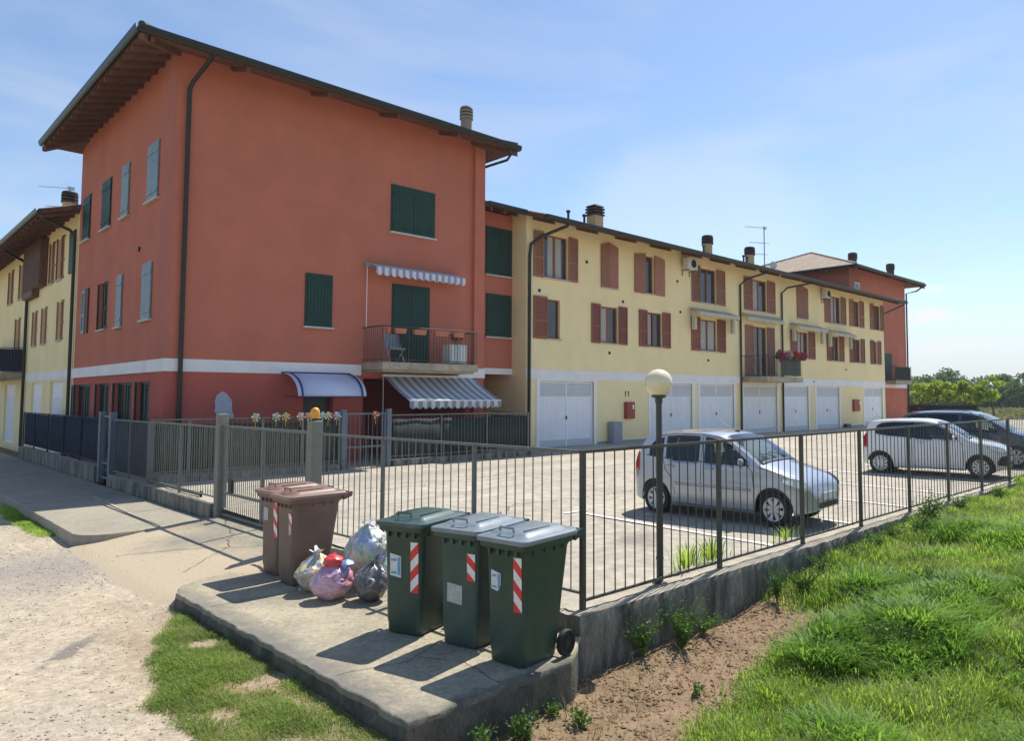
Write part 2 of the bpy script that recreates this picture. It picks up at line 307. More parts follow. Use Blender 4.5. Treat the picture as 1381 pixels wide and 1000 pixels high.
ys = axis([(-1500,-400,550),(-400,-40,90),(-40,-2,6),(-2,1,.3),(1,5.2,.07),(5.2,80,6),(80,400,40),(400,1500,550)])
g = MB(); nx = len(xs)
g.v = [(x, y, T(x, y)) for y in ys for x in xs]
g.f = [(j*nx+i, j*nx+i+1, (j+1)*nx+i+1, (j+1)*nx+i) for j in range(len(ys)-1) for i in range(nx-1)]
def groundmat_idx(x, y): return 1 if (x > 60 or y > 60 or x < -40) else 0
g.mi = [groundmat_idx(g.v[f[0]][0]+.1, g.v[f[0]][1]+.1) for f in g.f]
struct('ground', g, [SOIL, FIELD], fixn=False, smooth=True, angle=80)

# gravel road in front of the camera and along the pavement
def ROADZ(x, y):
    z = -.285 + .035*nz(x, y, .7) + .012*nz(x, y, 3.1, 2) + .006*nz(x, y, 11, 4)
    return z + .01*ss(11, 16, y)
rx = axis([(-14,0,1.),(0,3.0,.07)]); ry = axis([(-12,3,1.),(3,19,.09),(19,70,2)])
r = MB(); n = len(rx)
def rclip(x, y):                       # ragged right-hand edge of the gravel where it meets soil and kerb
    xm = 2.9 if y > 9.2 else 2.86
    if y < 4.4: xm = 2.86 - .10*(4.4-y) + .1*nz(0, y, 2)
    return min(x, xm)
r.v = [(rclip(x, y), y, ROADZ(x, y)) for y in ry for x in rx]
r.f = [(j*n+i, j*n+i+1, (j+1)*n+i+1, (j+1)*n+i) for j in range(len(ry)-1) for i in range(n-1)]; r.mi = [0]*len(r.f)
road = struct('gravel_road', r, ROADM, fixn=False, smooth=True, angle=80)
# material extra: soil shows through where the grass patch grows
def DRIVEZ(x, y): return lerp(x, [2.3, 2.9, 3.8, 4.95, 6], [-.27, -.225, -.10, -.03, -.02]) + .004*nz(x, y, 5)
dx = axis([(2.55,5.2,.12)]); dy = axis([(9.0,13.9,.12)])
d = MB(); n = len(dx)
def drz(x, y):
    z = DRIVEZ(x, y)
    if x < 2.95: z -= .06*(1-ss(2.55, 2.9, x))
    if y < 9.7: z -= .12*(1-ss(9.2, 9.7, y))
    return z
d.v = [(x + (.09*nz(x, y, 2) if x < 2.6 else 0), y, drz(x, y)) for y in dy for x in dx]
d.f = [(j*n+i, j*n+i+1, (j+1)*n+i+1, (j+1)*n+i) for j in range(len(dy)-1) for i in range(n-1)]; d.mi = [0]*len(d.f)
struct('driveway', d, DRIVE, fixn=False, smooth=True)

def slab_sheet(name, outline, ztop, zbot, m, worn=.02, step=.09, rnd=1.):
    """concrete slab: outline resampled, worn rounded edge, sides"""
    P = []
    for i, a in enumerate(outline):
        b = outline[(i+1) % len(outline)]; Lh = math.dist(a, b); k = max(1, int(Lh/step))
        P += [(a[0]+(b[0]-a[0])*j/k, a[1]+(b[1]-a[1])*j/k) for j in range(k)]
    cx = sum(p[0] for p in P)/len(P); cy = sum(p[1] for p in P)/len(P)
    mb = MB(); n = len(P); rings = []
    def nrm(i):
        a = P[i-1]; b = P[(i+1) % n]; dx_, dy_ = b[0]-a[0], b[1]-a[1]; l = math.hypot(dx_, dy_) or 1
        return dy_/l, -dx_/l                      # outward for a CCW outline
    spec = [(.0, zbot), (.012, (zbot+ztop)/2), (.0, ztop-.05), (-.006, ztop-.022), (-.022, ztop-.004), (-.05, ztop)]
    for k, (off, z) in enumerate(spec):
        if k >= 3: off *= rnd; z = ztop-(ztop-z)*rnd
        for i, p in enumerate(P):
            nx_, ny_ = nrm(i); w_ = worn*(noise.noise(Vector((p[0]*4, p[1]*4, z*6)))*1.0 + .6*noise.noise(Vector((p[0]*14, p[1]*14, z*20))))
            zz = z if k < 2 else z + worn*.35*noise.noise(Vector((p[0]*5, p[1]*5, 9)))*(1 if k < 5 else 0)
            mb.v.append((p[0]+nx_*(off+w_), p[1]+ny_*(off+w_), zz))
    for k in range(len(spec)-1):
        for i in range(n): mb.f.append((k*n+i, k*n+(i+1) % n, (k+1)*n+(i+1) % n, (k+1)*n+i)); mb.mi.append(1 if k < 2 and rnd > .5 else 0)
    mb.f.append(tuple(range((len(spec)-1)*n, len(spec)*n))); mb.mi.append(0)
    return struct(name, mb, [m, SLABSIDE], fixn=True, smooth=True, angle=50)
arc = lambda cx, cy, r, a0, a1, k=8: [(cx+r*cos(radians(a0+(a1-a0)*i/k)), cy+r*sin(radians(a0+(a1-a0)*i/k))) for i in range(k+1)]
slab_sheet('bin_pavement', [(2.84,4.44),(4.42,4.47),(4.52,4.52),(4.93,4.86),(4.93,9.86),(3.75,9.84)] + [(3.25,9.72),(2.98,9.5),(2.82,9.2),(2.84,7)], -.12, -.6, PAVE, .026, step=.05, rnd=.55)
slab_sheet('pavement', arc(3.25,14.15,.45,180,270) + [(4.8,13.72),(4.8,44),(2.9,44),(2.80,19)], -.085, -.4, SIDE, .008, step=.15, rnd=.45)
# kerb line and expansion joint strip let into the pavement
mb = MB(); mb.prism([(3.92,13.78,-.083),(3.97,13.78,-.083),(4.16,19.2,-.083),(4.10,19.2,-.083)], (0,0,.016)); struct('pavement_joint', mb, CAPM)

# car park surface: one gently rising sheet
LOTZ = lambda y: .013*(max(y,5)-5)+.0
mb = MB(); X = axis([(4.96,30,1.),(30,70,4)]); Yv = axis([(5.0,20.3,.9),(20.3,26,1.9)]); n = len(X)
mb.v = [(x, y, LOTZ(y)+.01*nz(x, y, .5)) for y in Yv for x in X]; mb.f = [(j*n+i, j*n+i+1, (j+1)*n+i+1, (j+1)*n+i) for j in range(len(Yv)-1) for i in range(n-1)]; mb.mi = [0]*len(mb.f)
struct('car_park', mb, ASPH, fixn=False, smooth=True)
def line(x0, y0, x1, y1, wd=.1):
    mb = MB(); k = 8; dx_, dy_ = x1-x0, y1-y0; l = math.hypot(dx_, dy_); nx_, ny_ = -dy_/l*wd/2, dx_/l*wd/2
    for i in range(k+1):
        x, y = x0+dx_*i/k, y0+dy_*i/k
        for s in (1, -1): mb.v.append((x+s*nx_, y+s*ny_, LOTZ(y+s*ny_)+.016))
    mb.f = [(2*i, 2*i+1, 2*i+3, 2*i+2) for i in range(k)]; mb.mi = [0]*k
    return mb
mb = MB()
for i in range(8):
    x = 9.3+2.5*i
    for a in (line(x, 5.3, x-.02, 9.1), line(x-.28, 9.25, x+.28, 9.25, .09)): mb.add(a.v, a.f)
struct('parking_lines', mb, LINE, fixn=True)

# scattered stones on gravel and soil: nobody could count them
def stones(name, pts, szs, m, lab):
    ico = [(0,0,1),(.9,0,.3),(.28,.85,.4),(-.72,.5,.35),(-.7,-.55,.4),(.3,-.85,.3),(0,0,-.6)]
    fc = [(0,1,2),(0,2,3),(0,3,4),(0,4,5),(0,5,1),(1,6,2),(2,6,3),(3,6,4),(4,6,5),(5,6,1)]
    mb = MB()
    for (x, y, z), s in zip(pts, szs):
        a = random.random()*6.28; ca, sa = cos(a), sin(a); q = [s*random.uniform(.6,1.3) for _ in range(3)]
        mb.add([(x+(v[0]*q[0]*ca-v[1]*q[1]*sa), y+(v[0]*q[0]*sa+v[1]*q[1]*ca), z+v[2]*q[2]*.7) for v in ico], fc)
    o = part(name, mb, m, fixn=False); tag(o, lab, 'stones', kind='stuff'); return o
STONE = mat('pebbles', (.40,.35,.29), .9, .35, 9, world=True, fine=.2)
pp = []; zz = []
while len(pp) < 9000:
    x, y = random.uniform(.6, 2.86), 3.9 + 15*random.random()**1.6
    dens = .25 + .9*max(0, nz(x, y, 1.1, 7)+.15) + (.6 if 11 < y < 14.5 else 0)
    if random.random() < dens: pp.append((x, y, ROADZ(x, y))); zz.append(random.choice([.004,.006,.008,.011,.017])*random.uniform(.6,1.1))
for _ in range(900):
    x, y = random.uniform(2.6, 4.6), random.uniform(9.8, 13.7); pp.append((x, y, drz(x, y))); zz.append(random.choice([.004,.006,.01])*random.uniform(.6,1))
stones('pebbles', pp, zz, STONE, 'small pale pebbles scattered over the gravel road')
CLOD = mat('soil_clods', (.27,.17,.095), .95, .35, 20, world=True, fine=.3)
pp = []; zz = []
def bare(x, y):
    """bare red-brown soil beside the wall (0 = grass, 1 = soil)"""
    b = ss(9.4, 7.6, x)*ss(lerp(x, [3,4.3,5,6,8.2,9.5], [3.3,3.1,3.4,3.6,3.75,4.2])-.2, lerp(x, [3,4.3,5,6,8.2,9.5], [3.3,3.1,3.4,3.6,3.75,4.2])+.35, y + .25*nz(x, y, 1.6, 4))
    b = max(b, .85*math.exp(-((x-11.6)**2/.9+(y-4.2)**2/.12)))
    return b
while len(pp) < 7000:
    x, y = random.uniform(3.4, 12.5), random.uniform(3.0, 4.85)
    if random.random() < bare(x, y)*(.35+.9*max(0, .3+nz(x, y, 2.5, 2))): pp.append((x, y, T(x, y))); zz.append(random.choice([.006,.01,.014,.022])*random.uniform(.6,1.2))
stones('soil_clods', pp, zz, CLOD, 'reddish clods of dry soil at the foot of the concrete wall')

# ---------------------------------------------------------------- grass
def blades(name, n, region, dens, hfun, m, lab, zf, wd=.006, cat='grass', lean=.5):
    """thousands of tapered bent blades as one mesh"""
    V = []; tot = 0; out = []
    (x0, x1), (y0, y1) = region
    C = rng.random((n*4, 2))*[x1-x0, y1-y0]+[x0, y0]
    for x, y in C:
        if random.random() < dens(x, y): out.append((x, y, zf(x, y), hfun(x, y)))
        if len(out) >= n: break
    A = np.array(out); k = len(A)
    az = rng.random(k)*2*pi; h = A[:,3]*rng.uniform(.55, 1.2, k); ln = h*rng.uniform(.1, lean*1.6, k)
    wv = wd*rng.uniform(.6, 1.5, k)*(.5+h*2.2); px, py = -np.sin(az), np.cos(az)
    dxv, dyv = np.cos(az), np.sin(az); base = A[:,:3]; 
    def pt(f, l, ws): return np.stack([base[:,0]+dxv*ln*l+px*wv*ws, base[:,1]+dyv*ln*l+py*wv*ws, base[:,2]-.01+h*f], 1)
    verts = np.stack([pt(0,0,1), pt(0,0,-1), pt(.55,.3,.85), pt(.55,.3,-.85), pt(.85,.72,.5), pt(.85,.72,-.5), pt(.93,1.15,0)], 1).reshape(-1,3)
    idx = np.arange(k)[:,None]*7
    loops = np.concatenate([idx+np.array([0,1,3,2]), idx+np.array([2,3,5,4]), idx+np.array([4,5,6])], 1).reshape(-1)
    sizes = np.tile(np.array([4,4,3]), k); starts = np.concatenate([[0], np.cumsum(sizes)[:-1]])
    me = bpy.data.meshes.new(name); me.vertices.add(len(verts)); me.vertices.foreach_set('co', verts.ravel()); me.loops.add(len(loops)); me.loops.foreach_set('vertex_index', loops.astype(np.int32))
    me.polygons.add(len(sizes)); me.polygons.foreach_set('loop_start', starts.astype(np.int32)); me.polygons.foreach_set('loop_total', sizes.astype(np.int32)); me.update(calc_edges=True)
    me.materials.append(m); o = bpy.data.objects.new(name, me); COL.objects.link(o); return tag(o, lab, cat, kind='stuff')
vis = lambda x, y: y > x*.225-.35 and y < 4.86
def dfield(x, y):
    if not vis(x, y): return 0
    return (1-bare(x, y))**1.5*(.55+.6*max(-.4, nz(x, y, .9, 8)))*(1 if x > 3.6 else .3)*max(.18, 1-x/30)*ss(3.2, 4.6, x+.6*(3.9-y))
def hfield(x, y):
    h = .19+.09*nz(x, y, .8, 1)+.09*nz(x, y, 2.2, 6) + .10*max(0,nz(x,y,1.6,40))+ .07*math.exp(-((x-7.9)**2/1.7+(y-2.9)**2/.55))*(.3+1.5*max(0,nz(x,y,2.4,41)+.2))
    return max(.06, h)*(1.-.5*bare(x, y))*(1-.25*ss(12, 20, x))
blades('field_grass', 200000, ((3.3, 21), (.4, 4.86)), dfield, hfield, GRASS, 'long bright green grass on the bank beside the concrete wall', T, .0052)
blades('lush_grass', 70000, ((5, 13), (1.0, 4.4)), lambda x, y: vis(x,y)*ss(.0, .35, nz(x, y, .75, 21)+.45*math.exp(-((x-7.9)**2/2.4+(y-2.9)**2/.6)))*(1-bare(x,y))**2, lambda x, y: hfield(x,y)*1.15+.05, GRASSD, 'dense darker tussocks of tall grass in the right foreground', T, .007, lean=.65)
blades('dry_grass', 26000, ((3.3, 21), (.8, 4.86)), lambda x, y: vis(x,y)*.5*(.25+.8*max(0, nz(x, y, 1.1, 33)))*(1-.75*bare(x,y)), lambda x, y: hfield(x,y)*1.0+.04, DRY, 'straw coloured dry stems mixed into the green grass', T, .0035)
blades('far_verge_grass', 30000, ((20, 70), (3.0, 5.0)), lambda x, y: (y > x*.225-.35)*.6, lambda x, y: .3, GRASS, 'grass verge continuing along the far end of the wall', T, .02)
lv = MB()
_n = 0
while _n < 15000:
    x, y = random.uniform(4, 16), random.uniform(1.2, 4.8)
    if not vis(x, y) or random.random() > ss(.0, .4, nz(x, y, 1.2, 61)+.1)*(1-bare(x, y)): continue
    z = T(x, y)+random.uniform(.03, .9)*hfield(x, y); a = random.random()*6.28; s = random.uniform(.010, .022); t = random.uniform(-.5, .8); c_, s_ = cos(a), sin(a)
    lv.add([(x,y,z),(x+c_*s*1.2-s_*s*.6,y+s_*s*1.2+c_*s*.6,z+t*s),(x+c_*s*2.6,y+s_*s*2.6,z+t*s*1.2),(x+c_*s*1.2+s_*s*.6,y+s_*s*1.2-c_*s*.6,z+t*s)], [(0,1,2,3)]); _n += 1
tag(part('field_herbs', lv, WEED, fixn=False), 'small broad leaved herbs growing through the grass bank', 'herbs', kind='stuff')
# patch of short grass in the gravel left of the bin pavement
def dpatch(x, y):
    xl = lerp(y, [3.6, 4.4, 5.6, 6.5, 7.4, 8.4, 9.0], [2.25, 2.15, 1.80, 1.86, 2.06, 2.42, 2.74])+.12*nz(x, y, 3, 2)
    d_ = ss(xl-.04, xl+.12, x)*(x < 2.81)
    soilspot = max(math.exp(-((x-2.66)**2/.012+(y-6.1)**2/1.4)), .8*math.exp(-((x-2.2)**2/.02+(y-5.4)**2/.05)))
    clump = ss(-.42, .35, nz(x, y, 2.3, 14)+.35*math.exp(-((x-2.35)**2/.06+(y-7.1)**2/.3)))
    return d_*(1-.8*soilspot)*clump
blades('verge_grass', 46000, ((1.6, 2.83), (3.9, 9.1)), dpatch, lambda x, y: .035+.03*max(0, nz(x, y, 3, 9)+.3)+.05*math.exp(-((x-2.35)**2/.05+(y-7.1)**2/.3)), GRASSV, 'short grass patch growing in the gravel beside the pavement edge', ROADZ, .0045, lean=.9)
blades('verge_dry_grass', 9000, ((1.6, 2.83), (3.9, 9.1)), lambda x, y: dpatch(x, y)*.8+.06*(x > 2.4), lambda x, y: .05, DRY, 'thin straw coloured blades among the short grass beside the pavement', ROADZ, .003, lean=1.1)
blades('kerb_grass', 9000, ((2.35, 2.86), (15.2, 20.5)), lambda x, y: ss(2.45, 2.8, x+.1*nz(x,y,2))*math.exp(-((y-17.6)**2/2.6)), lambda x, y: .07, GRASS, 'small tuft of grass against the left pavement kerb', ROADZ, .007, lean=.9)

# cracks and joints in the concrete
CRK = mat('crack_shadow', (.06,.055,.045), .95, .2, 20)
def crack(name, pts, zf, wd=.006, jit=.03):
    P = []
    for (a, b) in zip(pts[:-1], pts[1:]):
        k = max(2, int(math.dist(a, b)/.07))
        for i in range(k): t = i/k; x, y = a[0]+(b[0]-a[0])*t, a[1]+(b[1]-a[1])*t; P.append((x+jit*nz(x,y,5,2)+jit*.4*nz(x,y,17,2), y+jit*nz(x,y,5,8)+jit*.4*nz(x,y,17,4)))
    P.append(pts[-1]); mb = MB()
    for i, p in enumerate(P):
        q = P[min(i+1, len(P)-1)]; o_ = P[max(i-1, 0)]; d_ = Vector((q[0]-o_[0], q[1]-o_[1])).normalized(); w_ = wd*(.5+abs(nz(p[0],p[1],9,1)))
        for s_ in (1,-1): mb.v.append((p[0]-d_.y*w_*s_, p[1]+d_.x*w_*s_, zf(p[0]-d_.y*w_*s_, p[1]+d_.x*w_*s_)))
    mb.f = [(2*i,2*i+1,2*i+3,2*i+2) for i in range(len(P)-1)]; mb.mi = [0]*len(mb.f); struct(name, mb, CRK, fixn=True)
fl = lambda x, y: -.1165
crack('pavement_crack', [(2.90,5.6),(3.5,5.45),(4.1,5.75),(4.85,5.6)], fl, .004); crack('pavement_crack', [(3.72,4.52),(3.8,5.1),(3.6,5.5)], fl, .004)
crack('pavement_crack', [(2.90,8.35),(3.6,8.3),(4.85,8.42)], fl, .005, .01); crack('pavement_crack', [(3.9,9.75),(4.0,9.0),(3.85,8.35)], fl, .004)
crack('driveway_crack', [(3.0,12.4),(3.6,11.8),(4.1,11.2),(4.8,10.6)], lambda x, y: DRIVEZ(x, y)+.006, .007, .06); crack('driveway_crack', [(3.3,10.4),(4.1,11.2),(4.5,12.1),(4.85,13.4)], lambda x, y: DRIVEZ(x, y)+.006, .006, .06)
for a_, b_ in (((5.4,8.2),(9.0,10.6)),((9.0,10.6),(13.5,10.2)),((12.0,6.0),(14.2,9.4)),((7.2,13.8),(12.4,14.6)),((16.2,8.3),(19,13))): crack('car_park_crack', [a_, b_], lambda x, y: LOTZ(y)+.01*nz(x,y,.5)+.010, .010, .16)
# ---------------------------------------------------------------- weeds, trees
def leaf_quads(mb, c, n, spread, size, m=0, up=.3, aspect=2.2):
    for _ in range(n):
        v = Vector((random.gauss(0,1), random.gauss(0,1), random.gauss(0,1))).normalized()*(random.random()**.5)
        p = Vector(c) + Vector((v.x*spread[0], v.y*spread[1], v.z*spread[2])); s = size*random.uniform(.6, 1.35)
        d = (v + Vector((random.uniform(-1,1), random.uniform(-1,1), random.uniform(-.6,1)+up))).normalized()
        side = d.cross(Vector((random.uniform(-1,1), random.uniform(-1,1), random.uniform(-1,1)))).normalized()
        l = s*aspect/2; q = d.cross(side)*s*.18
        mb.add([p, p+d*l*.5+side*s*.5+q, p+d*l*1.0, p+d*l*.5-side*s*.5+q], [(0,1,2,3)], m)
def weed(x, y, z, h, n, label, size=.035, spread=.5, group=None, m=None):
    r = thing('weed_plant', label, 'weed', (x, y, z), group=group)
    st = MB(); lf = MB()
    for k in range(max(3, n//22)):
        a = random.random()*6.28; l = h*random.uniform(.55, 1); dx_, dy_ = cos(a)*h*spread*random.random(), sin(a)*h*spread*random.random()
        pts = [(x+dx_*t*t, y+dy_*t*t, z+l*t-.02) for t in (0, .35, .7, 1)]
        st.tube(pts, [.006, .005, .004, .002], 5)
        for j in range(22):
            t = random.uniform(.15, 1); c = (x+dx_*t*t, y+dy_*t*t, z+l*t)
            leaf_quads(lf, c, 1, (size*1.4,)*3, size*(1.25-.6*t))
    part('stem', st, WEED, r, fixn=False); part('leaves', lf, m or WEED, r, fixn=False); return r
W = 'leafy green weed '
weed(5.75, 4.78, T(5.75,4.78), .42, 420, W+'climbing the stained foot of the concrete wall near its corner', .030, .8)
weed(6.25, 4.66, T(6.25,4.66), .55, 620, W+'largest clump against the wall below the globe lamp', .034, .9)
weed(6.7, 4.72, T(6.7,4.72), .30, 260, W+'trailing low along the wall just right of the lamp', .026, 1.1)
weed(8.55, 4.5, T(8.55,4.5), .42, 640, 'bushy bright weed at the right end of the bare soil', .030, .9)
weed(8.1, 4.62, T(8.1,4.62), .50, 330, 'thin tall weed growing up the wall below the silver car nose', .026, .6)
weed(9.3, 4.62, T(9.3,4.62), .40, 420, 'rounded weed clump against the wall where the soil ends', .03, .9)
weed(13.2, 4.62, T(13.2,4.62), .62, 700, 'tall dark weed clump leaning on the wall below the white car', .045, .7)
weed(12.5, 4.5, T(12.5,4.5), .42, 420, 'lower weed clump left of the tall one below the white car', .04, .9)
weed(17.2, 4.6, T(17.2,4.6), .40, 360, 'weed clump by the far end of the wall', .045, .9)
weed(4.22, 4.14, T(4.22,4.14), .17, 130, 'small isolated weed alone on the bare soil', .034, .8)
weed(3.72, 4.26, T(3.72,4.26), .20, 240, 'bright weed at the front corner of the bin pavement', .040, .9)
weed(3.35, 4.3, T(3.35,4.3), .26, 200, 'spindly weed under the pavement front edge', .030, .7)
weed(4.15, 4.38, T(4.15,4.38), .12, 120, 'tiny weed tucked against the pavement side below the right bin', .028, .9)
weed(6.9, 3.95, T(6.9,3.95), .10, 90, 'seedling weed in the middle of the bare soil', .022, .9)
for q_ in ((7.3,2.95,.42,'tall leafy weed in the lush grass, left of the dark hollow'),(7.9,3.25,.46,'tallest leafy weed rising behind the dark hollow in the lush grass'),(8.7,2.95,.44,'tall leafy weed in the lush grass, right of the dark hollow'),(7.9,2.6,.30,'low leafy weed in front of the dark hollow in the lush grass'),(9.4,3.3,.38,'leafy weed far right in the lush grass')): weed(q_[0], q_[1], T(q_[0],q_[1]), q_[2], 900, q_[3], .042, .9)
for k_, (wx, wy, wh) in enumerate(((10.2,4.68,.34),(11.0,4.62,.42),(11.8,4.7,.30),(15.0,4.66,.42))): weed(wx, wy, T(wx,wy), wh, 380, ['rounded weed against the wall just right of the bare soil','taller weed against the wall below the gap between silver and white cars','low weed at the wall right of the taller one below the car gap','weed clump at the wall below the nose of the white car'][k_], .036, .9)
weed(5.35, 3.85, T(5.35,3.85), .13, 90, 'small yellowish weed on the soil near the grass edge', .024, .9)
def tuft(x, y, z, h, n, label):
    mb = MB()
    for _ in range(n):
        a = random.random()*6.28; l = h*random.uniform(.3,1); r_ = abs(random.gauss(0,.14)); bx, by = x+r_*cos(a), y+r_*sin(a)*.5; dx_, dy_ = cos(a)*l*random.uniform(.2,.9), sin(a)*l*random.uniform(.2,.8); px_, py_ = -sin(a)*.008, cos(a)*.008
        mb.add([(bx-px_,by-py_,z),(bx+px_,by+py_,z),(bx+dx_*.35+px_,by+dy_*.35+py_,z+l*.6),(bx+dx_*.35-px_,by+dy_*.35-py_,z+l*.6),(bx+dx_,by+dy_,z+l*.95)], [(0,1,2,3),(3,2,4)])
    o = part('grass_tuft', mb, GRASS, fixn=False); return tag(o, label, 'grass tuft')
tuft(7.32, 5.38, .04, .36, 70, 'upright grass tuft inside the fence left of the second fence post')
tuft(7.85, 5.40, .04, .33, 80, 'wide grass tuft inside the fence near the silver car wheel')
tuft(9.75, 5.42, .04, .22, 60, 'low grass tuft inside the fence under the silver car bumper')

def tree(x, y, z, h, rx_, ry_, label, m=LEAFD, n=1500, leaf=.5, name='tree', group=None, trunk=.25, clumps=26, flat=1.):
    r = thing(name, label, 'tree', (x, y, z), group=group)
    tr = MB(); th = h*trunk
    tr.tube([(x,y,z-.3),(x+.1,y,z+th*.5),(x-.05,y+.1,z+th),(x+.1,y,z+h*.6)], [h*.028, h*.022, h*.018, h*.006], 8)
    C = []
    for k in range(clumps):
        a = random.random()*6.28; q = random.random()**.6; zz_ = random.uniform(-.85, .95); w_ = sqrt(max(.05, 1-zz_*zz_))
        C.append((x+cos(a)*rx_*q*w_, y+sin(a)*ry_*q*w_, z+th+(h-th)*(.5+.47*zz_*flat)))
        if k % 3 == 0: tr.tube([(x,y,z+th*.9), ((x+C[-1][0])/2, (y+C[-1][1])/2, (z+th+C[-1][2])/2), C[-1]], [h*.012, h*.007, h*.002], 5)
    part('trunk', tr, BARK, r, smooth=True)
    lf = MB(); s = min(rx_, ry_)*.33
    for c in C: leaf_quads(lf, c, n//clumps, (s*random.uniform(.7,1.25), s*random.uniform(.7,1.25), s*random.uniform(.5,.95)), leaf, aspect=1.6)
    part('crown', lf, m, r, fixn=False); return r
# trees beyond the field
FT = [(150,58.5,6.0,4.5,'dark round tree just right of the far red tower'),(152,55,7.2,3.6,'far green tree partly behind the bright low trees, second from the tower'),(148,51.6,7.6,3.4,'tall far tree standing above the bright low trees'),
      (155,49.5,9.6,3.6,'tallest bluish tree on the horizon above the bright low trees'),(158,46.8,7.0,3.4,'far tree right of the tallest horizon tree'),(150,43.5,5.6,3,'low far tree in the gap of the skyline'),
      (150,41,7.4,3.2,'dense dark tree right of the bright low trees'),(152,38.6,7.6,3.2,'dense dark tree in the middle of the right hand clump'),(149,36.8,6.6,2.8,'dense dark tree second from the right edge'),(147,34.4,8.8,2.9,'tall tree cut by the right edge of the view'),(160,33,8.2,3.4,'farthest dark tree at the right edge')]
for x, y, h, rr, lb in FT: tree(x, y, -1.2, h*.80+1.0, rr, rr, lb, LEAFD, 2600, .42, group='trees on the horizon', trunk=.12, clumps=34)
for i, (y, dx_) in enumerate([(24.1,0),(22.9,.5),(21.7,-.3),(20.5,.3),(19.4,0),(18.4,.4)]):
    q = ['nearest the far red tower','second from the far red tower','third from the far red tower','third from the right end','second from the right end','at the right end of the row']
    tree(68+dx_, y, -.1, 3.3+.2*(i % 2)+(.3 if i == 5 else 0), 1.0, 1.05, 'low bright green clipped tree behind the hedge, '+q[i], LEAFB, 900, .22, name='clipped_tree', group='bright clipped trees behind the hedge', trunk=.48, clumps=13)
# hedge
mb = MB()
for _ in range(5200):
    t = random.random(); x = 62+random.uniform(-.4,.4); y = 17.7+8*t; leaf_quads(mb, (x, y, random.uniform(-.1,1.55)), 1, (.1,.1,.08), .13, aspect=1.5)
mb.box(61.75, 62.25, 17.75, 25.6, -.1, 1.45, 0)
tag(part('hedge', mb, LEAFH, fixn=False), 'dark clipped hedge along the far side of the car park', 'hedge')
mb = MB()
for _ in range(9000):
    x = random.uniform(78, 135); y = random.uniform(12, 60); leaf_quads(mb, (x, y, -.1+random.random()*.25), 1, (.6,.6,.1), .5, aspect=1.2)
tag(part('field_crop', mb, leafmat('crop_leaves', (.17,.17,.05), (.27,.26,.10)), fixn=False), 'pale green crop covering the flat far field', 'crop', kind='stuff')
mb = MB()
for _ in range(16000):
    t = random.random(); y = 10+62*t; hh = 3.0+1.2*nz(0, y, .12)+.8*nz(0, y, .5, 3); leaf_quads(mb, (172+random.uniform(-3,3), y, random.uniform(-.6, hh)), 1, (.4,.4,.3), .75, aspect=1.5)
tag(part('far_woodland', mb, LEAFD, fixn=False), 'continuous belt of distant trees closing the field', 'woodland', kind='stuff')
# ---------------------------------------------------------------- building kit
def PY(Yp): return lambda u, z, d=0.: (u, Yp-d, z)          # facade facing -Y
def PX(Xp): return lambda u, z, d=0.: (Xp-d, u, z)          # facade facing -X
def pbox(mb, P, u0, u1, z0, z1, d0, d1, m=0):
    a = P(u0, z0, d0); b = P(u1, z1, d1)
    return mb.box(min(a[0],b[0]), max(a[0],b[0]), min(a[1],b[1]), max(a[1],b[1]), z0, z1, m)
def wallpanel(mb, P, u0, u1, z0, z1, holes=(), reveal=.16, m=0):
    us = sorted({u0, u1, *[h[0] for h in holes], *[h[1] for h in holes]}); zs = sorted({z0, z1, *([2.75] if z0 < 2.75 < z1 else []), *[h[2] for h in holes], *[h[3] for h in holes]})
    for i in range(len(us)-1):
        for j in range(len(zs)-1):
            uc, zc = (us[i]+us[i+1])/2, (zs[j]+zs[j+1])/2
            if any(h[0] < uc < h[1] and h[2] < zc < h[3] for h in holes): continue
            mb.quad(P(us[i],zs[j]), P(us[i+1],zs[j]), P(us[i+1],zs[j+1]), P(us[i],zs[j+1]), m)
    for h in holes:
        a, b, c, d = h[:4]; r = h[4] if len(h) > 4 else reveal
        for (p, q) in (((a,c),(a,d)), ((b,d),(b,c)), ((a,d),(b,d)), ((b,c),(a,c))):
            mb.quad(P(p[0],p[1]), P(q[0],q[1]), P(q[0],q[1],-r), P(p[0],p[1],-r), m)
def window(house, P, u0, u1, z0, z1, fm, sill=True, curtain=None, rev=.14, mull=True, name='window'):
    mb = MB(); t = .06
    pbox(mb, P, u0, u0+t, z0, z1, -rev, -rev+.05); pbox(mb, P, u1-t, u1, z0, z1, -rev, -rev+.05)
    pbox(mb, P, u0+t, u1-t, z1-t, z1, -rev, -rev+.05); pbox(mb, P, u0+t, u1-t, z0, z0+t, -rev, -rev+.05)
    if mull: pbox(mb, P, (u0+u1)/2-.05, (u0+u1)/2+.05, z0+t, z1-t, -rev, -rev+.053)
    w_ = part(name, mb, fm, house)
    g_ = MB(); pbox(g_, P, u0+t*.5, u1-t*.5, z0+t*.5, z1-t*.5, -rev-.02, -rev+.01); part('pane', g_, GLASS, w_)
    if curtain:
        c_ = MB(); a, b = curtain; n = 14
        for i in range(n):
            ua = u0+(u1-u0)*(a+(b-a)*i/n); ub = u0+(u1-u0)*(a+(b-a)*(i+1)/n)
            c_.quad(P(ua, z0+.05, -rev+.012+.012*(i % 2)), P(ub, z0+.05, -rev+.012+.012*((i+1) % 2)), P(ub, z1-.06, -rev+.012+.012*((i+1) % 2)), P(ua, z1-.06, -rev+.012+.012*(i % 2)))
        part('curtain', c_, CURT, w_, smooth=True)
    if sill:
        s_ = MB(); pbox(s_, P, u0-.06, u1+.06, z0-.055, z0-.003, -.02, .07); part('sill', s_, SILL, w_, bevel=.006)
    return w_
